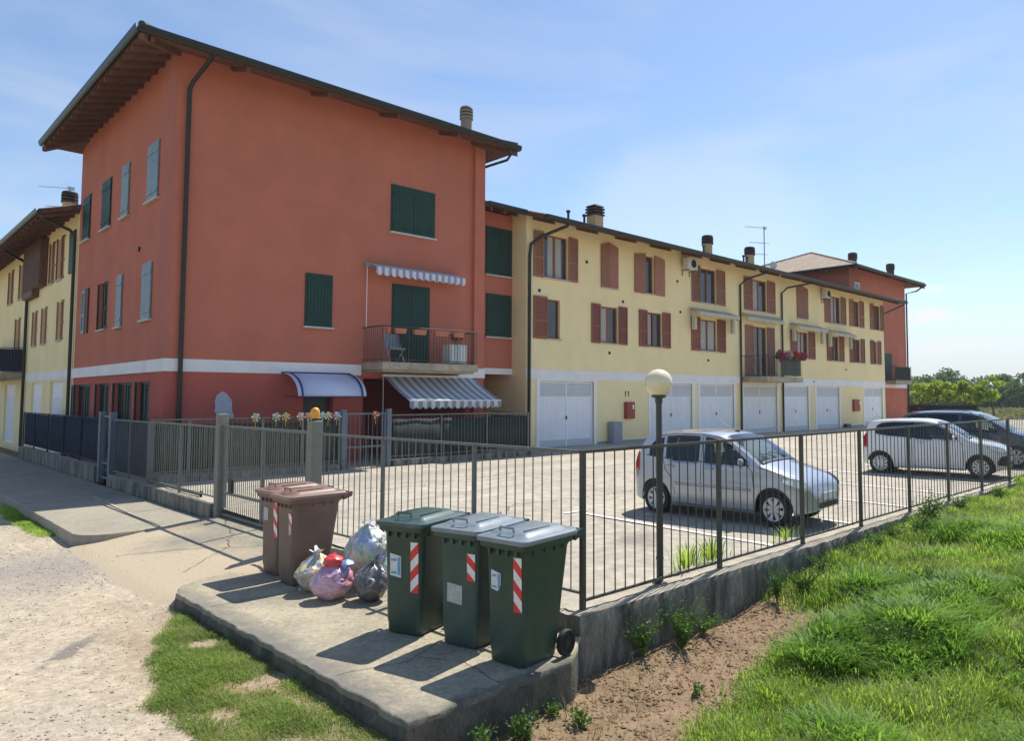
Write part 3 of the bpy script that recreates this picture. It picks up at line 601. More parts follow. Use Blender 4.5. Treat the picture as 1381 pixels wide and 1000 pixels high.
def shutter(parent, P, u0, u1, z0, z1, m, style='plank', za=0., zb=0., d=.018, hinge=None, ang=0., name='shutter'):
    """one leaf: built flat then optionally swung about one vertical edge"""
    mb = MB(); w_ = u1-u0; t = .038
    top = lambda u: z1 - (za*(1-(u-u0)/w_) + zb*(u-u0)/w_)
    if style == 'plank':
        n = max(3, int(round(w_/.105)))
        for i in range(n):
            a, b = u0+w_*i/n+.0025, u0+w_*(i+1)/n-.0025
            poly = [P(a, z0, d), P(b, z0, d), P(b, top(b), d), P(a, top(a), d)]; q0 = P(0,0,0); q1 = P(0,0,t)
            mb.prism(poly, [q1[k]-q0[k] for k in range(3)])
        pbox(mb, P, u0+.01, u1-.01, z0+.16, z0+.24, d+t, d+t+.016); pbox(mb, P, u0+.01, u1-.01, z1-max(za,zb)-.30, z1-max(za,zb)-.22, d+t, d+t+.016)
    else:
        f = .065
        q0 = P(0,0,0); q1 = P(0,0,t); ev = [q1[k]-q0[k] for k in range(3)]
        for a, b in ((u0, u0+f), (u1-f, u1)): mb.prism([P(a, z0, d), P(b, z0, d), P(b, top(b), d), P(a, top(a), d)], ev)
        zm = z0+(z1-z0)*.42
        pbox(mb, P, u0+f, u1-f, z0, z0+.09, d+.002, d+t-.002); pbox(mb, P, u0+f, u1-f, zm-.04, zm+.04, d+.002, d+t-.002)
        mb.prism([P(u0+f, z1-max(za,zb)-.09, d+.002), P(u1-f, z1-max(za,zb)-.09, d+.002), P(u1-f, top(u1-f), d+.002), P(u0+f, top(u0+f), d+.002)], [e*.92 for e in ev])
        for (a, b) in ((z0+.09, zm-.04), (zm+.04, z1-max(za,zb)-.09)):
            k = max(2, int((b-a)/.075)); h = (b-a)/k
            for i in range(k):
                zz_ = a+h*i
                mb.add([P(u0+f, zz_, d+t-.006), P(u1-f, zz_, d+t-.006), P(u1-f, zz_+h*.95, d+.006), P(u0+f, zz_+h*.95, d+.006)], [(0,1,2,3)])
    if hinge is not None and ang:
        u_h = u0 if hinge == 'a' else u1; c = Vector(P(u_h, 0, d)); R = Matrix.Rotation(radians(ang), 3, 'Z')
        mb.v = [tuple((R @ (Vector(v)-c)) + c) for v in mb.v]
    return part(name, mb, m, parent)
def downpipe(house, pts, r=.05):
    mb = MB(); mb.tube(pts, r, 10)
    for z in (1.2, 3.4, 5.6, 7.4):
        pass
    return part('downpipe', mb, GUT, house, smooth=True)
def tiles(mb, A, B, inn, slope, run, hip=True, per=.24, amp=.045):
    """barrel tiles: A-B eave line, inn = inward unit vector, rows as ridged strips up the slope"""
    A, B, inn = Vector(A), Vector(B), Vector(inn); W_ = (B-A).length; t = (B-A)/W_; n = int(W_/per); per = W_/n
    def L_(u): return min(run, u, W_-u) if hip else run
    def pt(u, l, h): return A + t*u + inn*l + Vector((0,0,l*slope+h))
    for i in range(n):
        u0, u2 = i*per, (i+1)*per; us_ = [u0, u0+per*.2, u0+per*.5, u0+per*.8, u2]; hs = [0, amp*.75, amp, amp*.75, 0]; o = len(mb.v)
        for u, h in zip(us_, hs): mb.v.append(tuple(pt(u, -.05, h)))
        for u, h in zip(us_, hs): mb.v.append(tuple(pt(u, max(.0, L_(u)), h)))
        for k in range(4): mb.f.append((o+k, o+k+1, o+5+k+1, o+5+k)); mb.mi.append(0)
        mb.f.append((o+4, o+3, o+2, o+1, o)); mb.mi.append(0)
def chimney(parent, x, y, z0, z1, w_=.55, body=None, cap=None, round_=False):
    mb = MB(); b = MB(); h = z1-z0; zc = z1-.52
    if round_: mb.lathe([(w_/2, z0), (w_/2, zc)], (x, y, 0), 16)
    else: mb.box(x-w_/2, x+w_/2, y-w_/2, y+w_/2, z0, zc)
    c = part('chimney', mb, body or CHIM, parent, smooth=round_)
    r = w_*.56
    for k in range(4):
        zz_ = zc+.002+k*.13
        prof = [(r*.55, 0), (r*1.08, .0), (r*1.08, .075), (r*.6, .105), (r*.55, .13)] if k < 3 else [(r*.55, 0), (r*1.05, .0), (r*.9, .07), (r*.3, .11), (0.001, .12)]
        b.lathe([(a, zz_+hh) for a, hh in prof], (x, y, 0), 4 if not round_ else 16)
    if not round_:
        for i, v in enumerate(b.v):
            dx_, dy_ = v[0]-x, v[1]-y; b.v[i] = (x+(dx_-dy_)*.98, y+(dx_+dy_)*.98, v[2])
    part('chimney_cap', b, cap or CAPB, c)
    return c
def rafter(parent, a, b, w_=.09, h=.13):
    a, b = Vector(a), Vector(b); t = (b-a).normalized(); s_ = t.cross(Vector((0,0,1))).normalized()*w_/2; up = Vector((0,0,-h)); mb = MB()
    mb.add([a-s_, a+s_, b+s_, b-s_, a-s_+up, a+s_+up, b+s_*1+up*.8, b-s_+up*.8], [(0,1,2,3),(4,7,6,5),(0,4,5,1),(1,5,6,2),(2,6,7,3),(3,7,4,0)])
    return part('rafter', mb, DARKWOOD, parent)
def hip_roof(house, x0, x1, y0, y1, ze, slope, tm, sides='SW', ov=1.1, rstep=.62):
    run = min(x1-x0, y1-y0)/2; mb = MB(); th = .16
    if x1-x0 >= y1-y0: R0, R1 = (x0+run, (y0+y1)/2), (x1-run, (y0+y1)/2)
    else: R0, R1 = ((x0+x1)/2, y0+run), ((x0+x1)/2, y1-run)
    R1 = (R1[0]+.01, R1[1]+.01); zr = ze+run*slope
    E_ = [(x0,y0),(x1,y0),(x1,y1),(x0,y1)]
    V = [(*e, ze) for e in E_] + [(*R0, zr), (*R1, zr)] + [(*e, ze-th) for e in E_] + [(*R0, zr-th), (*R1, zr-th)]
    if x1-x0 >= y1-y0: top = [(0,1,5,4),(1,2,5),(2,3,4,5),(3,0,4)]
    else: top = [(0,1,4),(1,2,5,4),(2,3,5),(3,0,4,5)]
    mb.add(V, top + [tuple(i+6 for i in f)[::-1] for f in top] + [(i, (i+1) % 4, (i+1) % 4+6, i+6) for i in range(4)])
    roof = part('roof', mb, DARKWOOD, house)
    tl = MB(); tiles(tl, (x0,y0,ze+.01), (x1,y0,ze+.01), (0,1,0), slope, run); tiles(tl, (x0,y1,ze+.01), (x0,y0,ze+.01), (1,0,0), slope, run)
    tiles(tl, (x1,y0,ze+.01), (x1,y1,ze+.01), (-1,0,0), slope, run); tiles(tl, (x1,y1,ze+.01), (x0,y1,ze+.01), (0,-1,0), slope, run)
    for e in E_:
        Rr = min((R0, R1), key=lambda q: math.dist(q, e)); tl.tube([(*e, ze+.05), (*Rr, zr+.06)], .09, 8)
    tl.tube([(*R0, zr+.06), (*R1, zr+.06)], .09, 8)
    part('tile_covering', tl, tm, roof)
    for a, b in ((0,1),(3,0),(1,2)):
        p, q = E_[a], E_[b]; off = {0:(0,-.07),3:(-.07,0),1:(.07,0)}[a]; g_ = MB(); z_ = ze+.01
        n_ = 7; d_ = Vector((q[0]-p[0], q[1]-p[1], 0)).normalized()
        pa = Vector((p[0]+off[0], p[1]+off[1], z_)) - d_*.07; pb = Vector((q[0]+off[0], q[1]+off[1], z_)) + d_*.07; o3 = Vector((off[0], off[1], 0)).normalized()
        prof = [(.08*cos(pi*k/n_-pi), .17*sin(pi*k/n_-pi)) for k in range(n_+1)]; prof += [(c*.9, s*.88) for c, s in prof[::-1]]
        g_.prism([pa + o3*c + Vector((0,0,s)) for c, s in prof], pb-pa); part('gutter', g_, GUT, roof)
    if 'S' in sides:
        n_ = int((x1-x0-.5)/(rstep*3.4))
        for i in range(n_+1):
            x = x0+.25+(x1-x0-.5)*i/n_; l = min(ov+.25, x-x0, x1-x); 
            if l > .1: rafter(roof, (x, y0+.02, ze-th+.001), (x, y0+l, ze-th+l*slope+.001))
    if 'W' in sides:
        n_ = int((y1-y0-.5)/rstep)
        for i in range(n_+1):
            y = y0+.25+(y1-y0-.5)*i/n_; l = min(ov+.25, y-y0, y1-y)
            if l > .1: rafter(roof, (x0+.02, y, ze-th+.001), (x0+l, y, ze-th+l*slope+.001))
    for e in (0,1,3):
        Rr = min((R0, R1), key=lambda q: math.dist(q, E_[e])); a = Vector((*E_[e], ze-th)); b = a + (Vector((*Rr, zr-th))-a).normalized()*2.3; rafter(roof, a, b, .13, .17)
    return roof
def balcony(house, P, u0, u1, dep, zt, th, h=1.05, name='balcony', gm=None, screen=None, step=.11, zb=None):
    mb = MB(); pbox(mb, P, u0, u1, zt-th, zt, .0, dep); b = part(name, mb, CAPM, house, bevel=.012)
    r = MB(); 
    a = MB()
    def bar(p, q, s): a.tube([P(*p), P(*q)], s, 6)
    z0, z1 = zt+.08, zt+h; D = dep-.05
    for zz_ in (z0, z1): bar((u0+.03, zz_, .02), (u0+.03, zz_, D), .013 if zz_ == z0 else .02); bar((u0+.03, zz_, D), (u1-.03, zz_, D), .013 if zz_ == z0 else .02); bar((u1-.03, zz_, D), (u1-.03, zz_, .02), .013 if zz_ == z0 else .02)
    n = int((u1-u0)/step)
    for i in range(n+1): u = u0+.03+(u1-u0-.06)*i/n; bar((u, zt if i % 8 == 0 else z0, D), (u, z1, D), .014 if i % 8 == 0 else .007)
    n = int(dep/step)
    for i in range(1, n):
        for u in (u0+.03, u1-.03): bar((u, z0, D*i/n), (u, z1, D*i/n), .007)
    part('railing', a, gm or METALDK, b)
    if screen:
        s_ = MB(); pbox(s_, P, screen[0], screen[1], zt+.1, zt+h-.05, D-.045, D-.03); part('privacy_screen', s_, screen[2], b)
    return b
def scallop(mb, P, u0, u1, zt, h, d, per=.22, m=0, slope=0.):
    n = int((u1-u0)/per)
    for i in range(n):
        a = u0+(u1-u0)*i/n; b = u0+(u1-u0)*(i+1)/n; k = 6; pts = [P(a, zt, d)] + [P(a+(b-a)*j/k, zt-h*(.72+.28*sin(pi*j/k)), d+.012*sin(2*pi*(i*k+j)/9)) for j in range(k+1)] + [P(b, zt, d)]
        o = len(mb.v); mb.v += pts; mb.f.append(tuple(range(o, o+len(pts)))); mb.mi.append(m)

# ================================================================ RED TOWER HOUSE
Z0 = 0.
red = thing('tower_house', 'tall red corner house with white band, dark green shutters and balcony', 'house', (5.83, 20.2, 0))
FS = PY(20.2); FW = PX(5.83); ZW = 10.98
mb = MB()
wallpanel(mb, FS, 5.83, 15.66, -.3, ZW, [(9.35,10.25,.1,2.25,.3),(11.2,15.0,.05,2.66,3.2)])
wallpanel(mb, FW, 20.2, 30.2, -.3, ZW, [(21.8,22.66,.6,2.5),(23.42,24.9,.1,2.5),(25.72,26.95,.6,2.5),(27.98,29.78,.1,2.5),(26.3,27.1,4.2,5.66)])
mb.quad((15.66,20.2,-.3),(15.66,30.2,-.3),(15.66,30.2,ZW),(15.66,20.2,ZW)); mb.quad((5.83,30.2,-.3),(15.66,30.2,-.3),(15.66,30.2,ZW),(5.83,30.2,ZW))
mb.quad((9.35,20.5,.1),(10.25,20.5,.1),(10.25,20.5,2.25),(9.35,20.5,2.25)); mb.quad((11.2,23.4,.0),(15.0,23.4,.0),(15.0,23.4,2.7),(11.2,23.4,2.7))
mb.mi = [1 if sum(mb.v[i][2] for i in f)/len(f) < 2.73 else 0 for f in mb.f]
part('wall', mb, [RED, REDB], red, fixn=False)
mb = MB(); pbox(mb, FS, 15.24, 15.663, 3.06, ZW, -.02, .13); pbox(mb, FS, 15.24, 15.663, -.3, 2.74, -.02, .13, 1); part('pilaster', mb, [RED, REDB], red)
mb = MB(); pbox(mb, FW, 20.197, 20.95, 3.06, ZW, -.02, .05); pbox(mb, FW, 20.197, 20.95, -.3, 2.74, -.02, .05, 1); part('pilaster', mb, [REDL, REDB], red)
for a_ in ((5.868,11.12,20.18,20.22),(14.59,15.70,20.05,20.22),(5.768,5.866,20.176,30.22)): mb = MB(); mb.box(*a_, 2.74, 3.06); part('white_band', mb, BAND, red)
# recessed bay between the tower and the yellow row
mb = MB(); FR = PY(21.0); wallpanel(mb, FR, 15.66, 17.72, 2.92, 8.9); mb.quad((15.66,21.0,2.92),(17.72,21.0,2.92),(17.72,24.,2.92),(15.66,24.,2.92)); part('recessed_bay', mb, RED, red, fixn=False)
mb = MB(); pbox(mb, FR, 15.67, 17.70, 2.92, 3.14, .0, .02); part('white_band', mb, BAND, red)
def closed(P, u0, u1, z0, z1, m, n=2, sillz=True, door=False):
    fr = MB(); t = .05
    pbox(fr, P, u0-t, u0, z0, z1+t, 0, .03); pbox(fr, P, u1, u1+t, z0, z1+t, 0, .03); pbox(fr, P, u0, u1, z1, z1+t, 0, .03)
    w_ = part('window' if not door else 'balcony_door', fr, m, red)
    for i in range(n): a = u0+(u1-u0)*i/n; shutter(w_, P, a+.004, a+(u1-u0)/n-.004, z0, z1, m, d=.002)
    if sillz and not door: s_ = MB(); pbox(s_, P, u0-.09, u1+.09, z0-.06, z0-.003, 0, .11); part('sill', s_, SILL, w_, bevel=.006)
    return w_
closed(FS, 12.09, 13.62, 7.30, 8.76, GREEN, 2); closed(FS, 9.38, 10.10, 4.12, 5.60, GREEN, 1); closed(FS, 12.18, 13.46, 3.13, 5.60, GREEN, 2, door=True)
closed(FR, 16.47, 17.60, 6.58, 8.30, GREEN, 2); closed(FR, 16.5, 17.60, 4.30, 5.82, GREEN, 1)
# street side: upper row
def leafpair(P, u0, u1, z0, z1, m, a1=0, a2=0):
    fr = MB(); pbox(fr, P, u0, u1, z1, z1+.04, 0, .02); w_ = part('window', fr, m, red); mid = (u0+u1)/2
    shutter(w_, P, u0+.01, mid-.004, z0, z1, m, d=.01, hinge='a', ang=a1); shutter(w_, P, mid+.004, u1-.01, z0, z1, m, d=.01, hinge='b', ang=a2)
    s_ = MB(); pbox(s_, P, u0-.08, u1+.08, z0-.06, z0-.003, 0, .10); part('sill', s_, SILL, w_, bevel=.006)
leafpair(FW, 21.35, 22.30, 7.38, 8.93, PALE); leafpair(FW, 24.10, 24.85, 7.38, 8.93, PALE); leafpair(FW, 26.08, 27.1, 7.38, 8.90, GREEN, -0, 0); leafpair(FW, 28.65, 29.62, 7.38, 8.87, GREEN)
leafpair(FW, 21.62, 22.44, 4.17, 5.68, PALE); leafpair(FW, 24.42, 24.98, 4.15, 5.66, PALE)
w_ = window(red, FW, 26.3, 27.1, 4.2, 5.66, GREEN); shutter(w_, FW, 25.75, 26.29, 4.2, 5.66, GREEN, 'louvre', hinge='b', ang=12); shutter(w_, FW, 27.11, 27.65, 4.2, 5.66, GREEN, 'louvre', hinge='a', ang=-14)
fr = MB(); pbox(fr, FW, 28.4, 29.25, 5.66, 5.7, 0, .02); w_ = part('window', fr, GREEN, red); shutter(w_, FW, 28.4, 28.82, 4.2, 5.66, GREEN, 'louvre', hinge='a', ang=-16); shutter(w_, FW, 28.83, 29.25, 4.2, 5.66, PALE, 'louvre', d=.01)
for a, b, l in ((21.8,22.66,.6),(23.42,24.9,.1),(25.72,26.95,.6),(27.98,29.78,.1)):
    w_ = window(red, FW, a, b, l, 2.5, GREEN, sill=l > .3)
    shutter(w_, FW, a-.66, a-.01, l, 2.5, GREEN, 'louvre', hinge='b', ang=10); 
    if b < 29: shutter(w_, FW, b+.01, b+.62 if b != 24.9 else b+.2, l, 2.5, GREEN, 'louvre', hinge='a', ang=-10)
    else: shutter(w_, FW, 29.80, 30.16, l, 2.5, GREEN, 'louvre')
for (u, z) in ((22.9, 6.2),): 
    v_ = MB(); v_.lathe([(.001,-.05),(.07,-.05),(.07,0)], FW(u, z), 12, axis='X'); part('wall_vent', v_, BLACK, red)
dr = MB(); pbox(dr, FS, 9.40, 10.20, .1, 2.2, -.28, -.22); part('front_door', dr, METALDK, red)
hip_roof(red, 4.73, 16.30, 19.1, 30.35, 10.80, .30, TILE, 'SW')
rr = [c for c in children(red) if c.name.startswith('roof')][0]
chimney(rr, 16.25, 22.0, 11.3, 13.05, .42, CHIMG, CHIMG, round_=True)
downpipe(red, [(6.32,19.05,10.7),(6.30,19.25,10.55),(6.16,20.0,10.2),(6.12,20.12,10.0),(6.12,20.12,-.1)], .055)
downpipe(red, [(16.15,19.1,10.68),(16.1,19.4,10.35),(15.85,20.6,10.25),(15.76,21.0,10.2),(15.75,21.05,9.2)], .045)
bal = balcony(red, FS, 11.12, 14.59, 1.22, 3.12, .22, 1.06)
mb = MB()                                       # bracket stub edge drip under the slab
pbox(mb, FS, 11.2, 14.5, 2.84, 2.898, 0, 1.1); part('slab_edge', mb, CAPM, bal)

# ================================================================ YELLOW ROW
row = thing('row_house', 'long pale yellow row with brown shutters and white garage doors facing the car park', 'house', (17.7, 20.2, 0))
G = [(18.38,21.30),(24.92,27.95),(28.60,31.48),(32.36,35.72),(36.52,39.28),(40.28,43.25),(46.90,49.80)]
UP = [(18.55,19.85),(24.58,25.18),(28.67,30.05),(33.34,34.85),(42.27,43.72),(45.54,46.48),(48.66,49.79)]
LO = [(18.74,19.43),(21.69,22.80),(24.68,25.75),(28.63,30.07),(38.0,39.41),(42.29,43.42),(45.48,46.54),(48.62,49.18)]
holes = [(a,b,.08,2.70,.12) for a, b in G] + [(a,b,6.62,8.28) for a, b in UP] + [(a,b,4.30,5.80) for a, b in LO] + [(33.38,34.78,3.16,5.78)]
mb = MB(); wallpanel(mb, FS, 17.7, 50.35, -.2, 9.0, holes)
mb.quad((17.7,20.2,-.2),(17.7,24.4,-.2),(17.7,24.4,9.),(17.7,20.2,9.)); mb.quad((50.35,20.2,-.2),(50.35,30.2,-.2),(50.35,30.2,9.),(50.35,20.2,9.)); mb.quad((15.5,24.3,-.2),(17.7,24.3,-.2),(17.7,24.3,3.),(15.5,24.3,3.))
mb.quad((17.7,30.2,-.2),(50.35,30.2,-.2),(50.35,30.2,9.),(17.7,30.2,9.))
part('wall', mb, YEL, row, fixn=False)
for a, b in ((17.697,32.2),(35.9,50.36)): mb = MB(); pbox(mb, FS, a, b, 2.762, 3.12, -.02, .018); part('white_band', mb, BAND, row)
for a, b in ((17.75,18.15),(21.5,24.7),(43.45,46.7)): mb = MB(); pbox(mb, FS, a, b, -.1, .30, 0, .02); part('grey_plinth', mb, GREYC, row)
for k, (a, b) in enumerate(G):
    fr = MB(); f = .17
    pbox(fr, FS, a-f, a, .05, 2.76, -.02, .03); pbox(fr, FS, b, b+f, .05, 2.76, -.02, .03); pbox(fr, FS, a, b, 2.70, 2.76, -.02, .026)
    gd = part('garage_door', fr, WHITEF, row)
    lf = MB(); n = int((b-a)/.13)
    pbox(lf, FS, a, b, .10, 2.70, -.10, -.085)
    for i in range(n):
        u = a+(b-a)*(i+.5)/n
        if abs(u-(a+b)/2) > .07: pbox(lf, FS, u-.045, u+.045, .52, 2.06, -.085, -.073)
    for c in (a+.02, (a+b)/2-.03, b-.08): pbox(lf, FS, c, c+.06, .12, 2.68, -.085, -.062)
    for z in (.10, .46, 2.06, 2.62): pbox(lf, FS, a, b, z, z+.05, -.085, -.064)
    part('door_leaf', lf, WHITE, gd)
    for (za, zb) in ((.15,.46),(2.11,2.62)):
        for (ua, ub) in ((a+.08,(a+b)/2-.05),((a+b)/2+.05,b-.08)):
            if za < 1 and k not in (0,): pass
            p_ = MB(); pbox(p_, FS, ua, ub, za, zb, -.084, -.078)
            for i in range(int((zb-za)/.05)): pbox(p_, FS, ua, ub, za+i*.05+.012, za+i*.05+.028, -.078, -.070)
            part('vent_grille', p_, WHITEP, gd)
    h = MB(); c = (a+b)/2; pbox(h, FS, c-.03, c+.03, 1.22, 1.36, -.062, -.045); h.tube([FS(c, 1.31, -.03), FS(c-.10, 1.31, -.03)], .012, 6); h.tube([FS(c, 1.31, -.05), FS(c, 1.31, -.025)], .012, 6); part('handle', h, BLACK, gd)
def rw(u0, u1, z0, z1, sh, fm=None, m=BROWN, st='louvre', cur=None, arch=0.):
    w_ = window(row, FS, u0, u1, z0, z1, fm or BROWN, curtain=cur, mull=(u1-u0) > .9)
    for i, (a, b) in enumerate(sh): left = b <= u0+.2; shutter(w_, FS, a+.006, b-.006, z0-.03, z1+.07, m, st, za=arch if left else 0, zb=0 if left else arch)
    return w_
rw(18.55,19.85,6.62,8.28,[(18.03,18.55),(19.86,20.38)],cur=(.25,.8),m=BROWNL,arch=.03); rw(24.58,25.18,6.62,8.28,[(23.83,24.58),(25.18,25.93)],m=BROWNL,st='plank',arch=.10)
rw(28.67,30.05,6.62,8.28,[(27.97,28.67),(30.05,30.79)],m=BROWNL,arch=.03); rw(33.34,34.85,6.62,8.28,[(32.52,33.34),(34.85,35.67)],cur=(.1,.6),m=BROWNL,arch=.03)
rw(42.27,43.72,6.62,8.28,[(41.5,42.27),(43.72,44.42)],cur=(.2,.7),m=BROWNL,arch=.03); rw(45.54,46.48,6.62,8.28,[(44.92,45.54),(46.48,47.1)],m=BROWNL,arch=.03); rw(48.66,49.79,6.62,8.28,[(48.06,48.66),(49.79,50.33)],m=BROWNL,arch=.03)
for (a, b) in ((21.72,22.77),(38.09,39.40)):
    fr = MB(); pbox(fr, FS, a, b, 6.54, 6.59, 0, .05); w_ = part('window', fr, SILL, row); c = (a+b)/2
    shutter(w_, FS, a, c-.004, 6.60, 8.48, BROWNL, 'plank', za=.14); shutter(w_, FS, c+.004, b, 6.60, 8.48, BROWNL, 'plank', zb=.14)
rw(18.74,19.43,4.30,5.80,[(18.04,18.74)]); rw(21.69,22.80,4.30,5.80,[(21.15,21.69),(22.80,23.35)],cur=(.05,.55)); rw(24.68,25.75,4.30,5.80,[(24.12,24.68),(25.75,26.33)],cur=(.05,.4))
rw(28.63,30.07,4.30,5.80,[(27.92,28.63),(30.07,30.78)],cur=(.1,.95)); rw(38.0,39.41,4.30,5.80,[(37.3,38.0),(39.41,40.2)],cur=(.3,.7)); rw(42.29,43.42,4.30,5.80,[(41.72,42.29),(43.42,44.05)]); rw(45.48,46.54,4.30,5.80,[(44.85,45.48),(46.54,47.11)]); rw(48.62,49.18,4.30,5.80,[(48.0,48.62),(49.18,49.75)])
w_ = window(row, FS, 33.38,34.78,3.16,5.78, BROWN, sill=False, name='balcony_door'); shutter(w_, FS, 32.58,33.37,3.16,5.82, BROWNL, 'louvre'); shutter(w_, FS, 34.79,35.52,3.16,5.82, BROWNL, 'louvre')
for u, z in ((18.35,6.08),(23.1,6.1),(22.25,3.9),(27.1,6.0),(29.3,3.85),(20.9,7.5),(40.0,2.98),(31.9,6.0),(44.3,3.8),(26.9,7.4)):
    v_ = MB(); v_.lathe([(.001,-.04),(.045,-.04),(.065,-.02),(.065,.01)], FS(u, z), 12, axis='Y'); part('wall_vent', v_, BLACK, row)
balY = balcony(row, FS, 32.3, 36.0, 1.42, 3.12, .26, 1.05, screen=(33.9,35.9,METALDK), step=.12)
# roof: front slope, soffit, rafters, gutter
roof = MB(); s = .30; ze = 8.62; yr = 25.2; x0, x1 = 17.55, 51.35
zt = lambda y: ze+(y-19.05)*s
roof.prism([(x0,19.05,ze),(x0,yr,zt(yr)),(x0,31.4,ze),(x0,31.4,ze-.14),(x0,yr,zt(yr)-.14),(x0,19.05,ze-.14)], (x1-x0,0,0))
roof.prism([(15.67,20.02,zt(20.02)),(15.67,yr,zt(yr)),(15.67,yr,zt(yr)-.14),(15.67,20.02,zt(20.02)-.14)], (17.55-15.67-.003,0,0))
rf = part('roof', roof, DARKWOOD, row)
tl = MB(); tiles(tl, (x0,19.05,ze+.012), (x1,19.05,ze+.012), (0,1,0), s, yr-19.05, hip=False, per=.25); tiles(tl, (15.7,20.02,zt(20.02)+.012), (17.54,20.02,zt(20.02)+.012), (0,1,0), s, yr-20.02, hip=False, per=.25)
tl.tube([(15.7,yr,zt(yr)+.03),(x1,yr,zt(yr)+.03)], .1, 8); tl.tube([(x1-.04,19.05,ze+.04),(x1-.04,yr,zt(yr)+.04)], .08, 8); part('tile_covering', tl, TILE, rf)
def gutter(rf, p, q, o3, z_):
    g_ = MB(); n_ = 7; prof = [(.075*cos(pi*k/n_-pi), .15*sin(pi*k/n_-pi)) for k in range(n_+1)]; prof += [(c*.9, s_*.88) for c, s_ in prof[::-1]]
    o3 = Vector(o3); pa, pb = Vector(p), Vector(q); g_.prism([pa + o3*(c+.075) + Vector((0,0,s_)) for c, s_ in prof], pb-pa); part('gutter', g_, GUT, rf)
gutter(rf, (x0-.02,19.04,ze+.012), (x1+.03,19.04,ze+.012), (0,-1,0), 0); gutter(rf, (15.68,20.0,zt(20.02)+.012), (17.45,20.0,zt(20.02)+.012), (0,-1,0), 0)
for i in range(15): x = x0+.5+i*2.3; rafter(rf, (x,19.07,ze-.139), (x,20.35,ze-.139+1.28*s))
for i in range(3): x = 15.95+i*.6; rafter(rf, (x,20.05,zt(20.02)-.139), (x,21.1,zt(20.02)-.139+1.05*s))
for x, zt_, r_ in ((23.3,10.62,0),(31.95,10.66,1),(36.12,10.66,1)): chimney(rf, x, 22.0, 9.3, zt_, .52, CHIM, CAPB, round_=bool(r_))
for x in (20.95,21.9,30.6,34.35,34.7): c_ = MB(); c_.lathe([(.05,0),(.05,.5),(.09,.5),(.09,.58),(.001,.62)], (x,21.3,9.22), 10); part('vent_pipe', c_, GUT, rf, smooth=True)
downpipe(row, [(18.75,19.0,8.52),(18.7,19.05,8.4),(18.0,19.75,8.0),(17.82,20.08,7.75),(17.80,20.12,7.3),(17.80,20.12,.0)], .06)
downpipe(row, [(33.0,19.0,8.52),(32.95,19.05,8.42),(32.3,19.9,8.1),(32.1,20.12,7.8),(32.1,20.12,.0)], .05); downpipe(row, [(37.8,19.0,8.52),(37.75,19.05,8.42),(36.5,19.9,8.1),(36.3,20.12,7.8),(36.3,20.12,.0)], .05)
downpipe(row, [(51.2,19.1,8.45),(51.0,19.3,8.3),(50.6,20.1,7.9),(50.42,20.25,7.8),(50.42,20.25,0)], .045)

# ================================================================ FAR RED TOWER
red2 = thing('tower_house', 'far red tower house with hipped tile roof beyond the yellow row', 'house', (49.7, 22.3, 0))
F2 = PY(22.3); mb = MB(); wallpanel(mb, F2, 49.7, 59.95, -.2, 11.3, [(52.6,54.6,3.95,5.9)]); mb.quad((49.7,22.3,-.2),(49.7,33,-.2),(49.7,33,11.3),(49.7,22.3,11.3)); mb.quad((59.95,22.3,-.2),(59.95,33,-.2),(59.95,33,11.3),(59.95,22.3,11.3)); mb.quad((49.7,33,-.2),(59.95,33,-.2),(59.95,33,11.3),(49.7,33,11.3)); part('wall', mb, RED, red2, fixn=False)
mb = MB(); pbox(mb, F2, 49.65, 60.0, 2.78, 3.2, 0, .03); part('white_band', mb, BAND, red2)
mb = MB(); pbox(mb, F2, 55.6, 56.9, 3.3, 5.4, 0, .04); w_ = part('balcony_door', mb, GREEN, red2)
mb = MB(); pbox(mb, F2, 50.5, 51.4, 8.9, 10.3, 0, .04); w_ = part('window', mb, BAND, red2); mb = MB(); pbox(mb, F2, 50.6, 51.3, 9.0, 9.7, .04, .06); part('blind', mb, CHIM, w_); mb = MB(); pbox(mb, F2, 50.6, 51.3, 9.72, 10.2, .04, .05); part('pane', mb, GLASS, w_)
balcony(red2, F2, 54.6, 57.8, 1.2, 3.3, .25, 1.05, screen=(54.7,57.7,SCREEN))
r2 = hip_roof(red2, 48.4, 61.2, 21.2, 34.2, 11.16, .39, TILEF, 'SW', rstep=.9)
chimney(r2, 50.6, 22.4, 11.5, 12.45, .55, CAPB, CAPB, round_=True); chimney(r2, 57.4, 22.4, 11.5, 12.55, .55, CAPB, CAPB, round_=True)
downpipe(red2, [(61.0,21.2,11.0),(60.6,21.6,10.6),(60.0,22.2,10.4),(59.9,22.2,0)], .06)

# ================================================================ LEFT YELLOW ROW
row2 = thing('row_house', 'narrow view of the yellow row on the left street with wooden box bay', 'house', (5.83, 30.2, 0))
UPL = [(32.75,33.6),(34.35,34.9),(40.6,41.5),(43.4,44.4)]; LOL = [(32.35,33.1),(35.25,36.0),(37.2,37.9),(41.0,42.0)]
GL = [(31.75,33.95),(35.5,37.6),(41.4,44.2)]
mb = MB(); wallpanel(mb, FW, 30.2, 56, -.3, 8.8, [(a,b,6.5,8.05) for a,b in UPL]+[(a,b,4.2,5.6) for a,b in LOL]+[(a,b,.0,2.66,.12) for a,b in GL]); mb.quad((5.83,56,-.3),(15.7,56,-.3),(15.7,56,8.8),(5.83,56,8.8)); part('wall', mb, YEL, row2, fixn=False)
mb = MB(); pbox(mb, FW, 30.21, 39.0, 2.74, 3.06, -.02, .02); part('white_band', mb, BAND, row2)
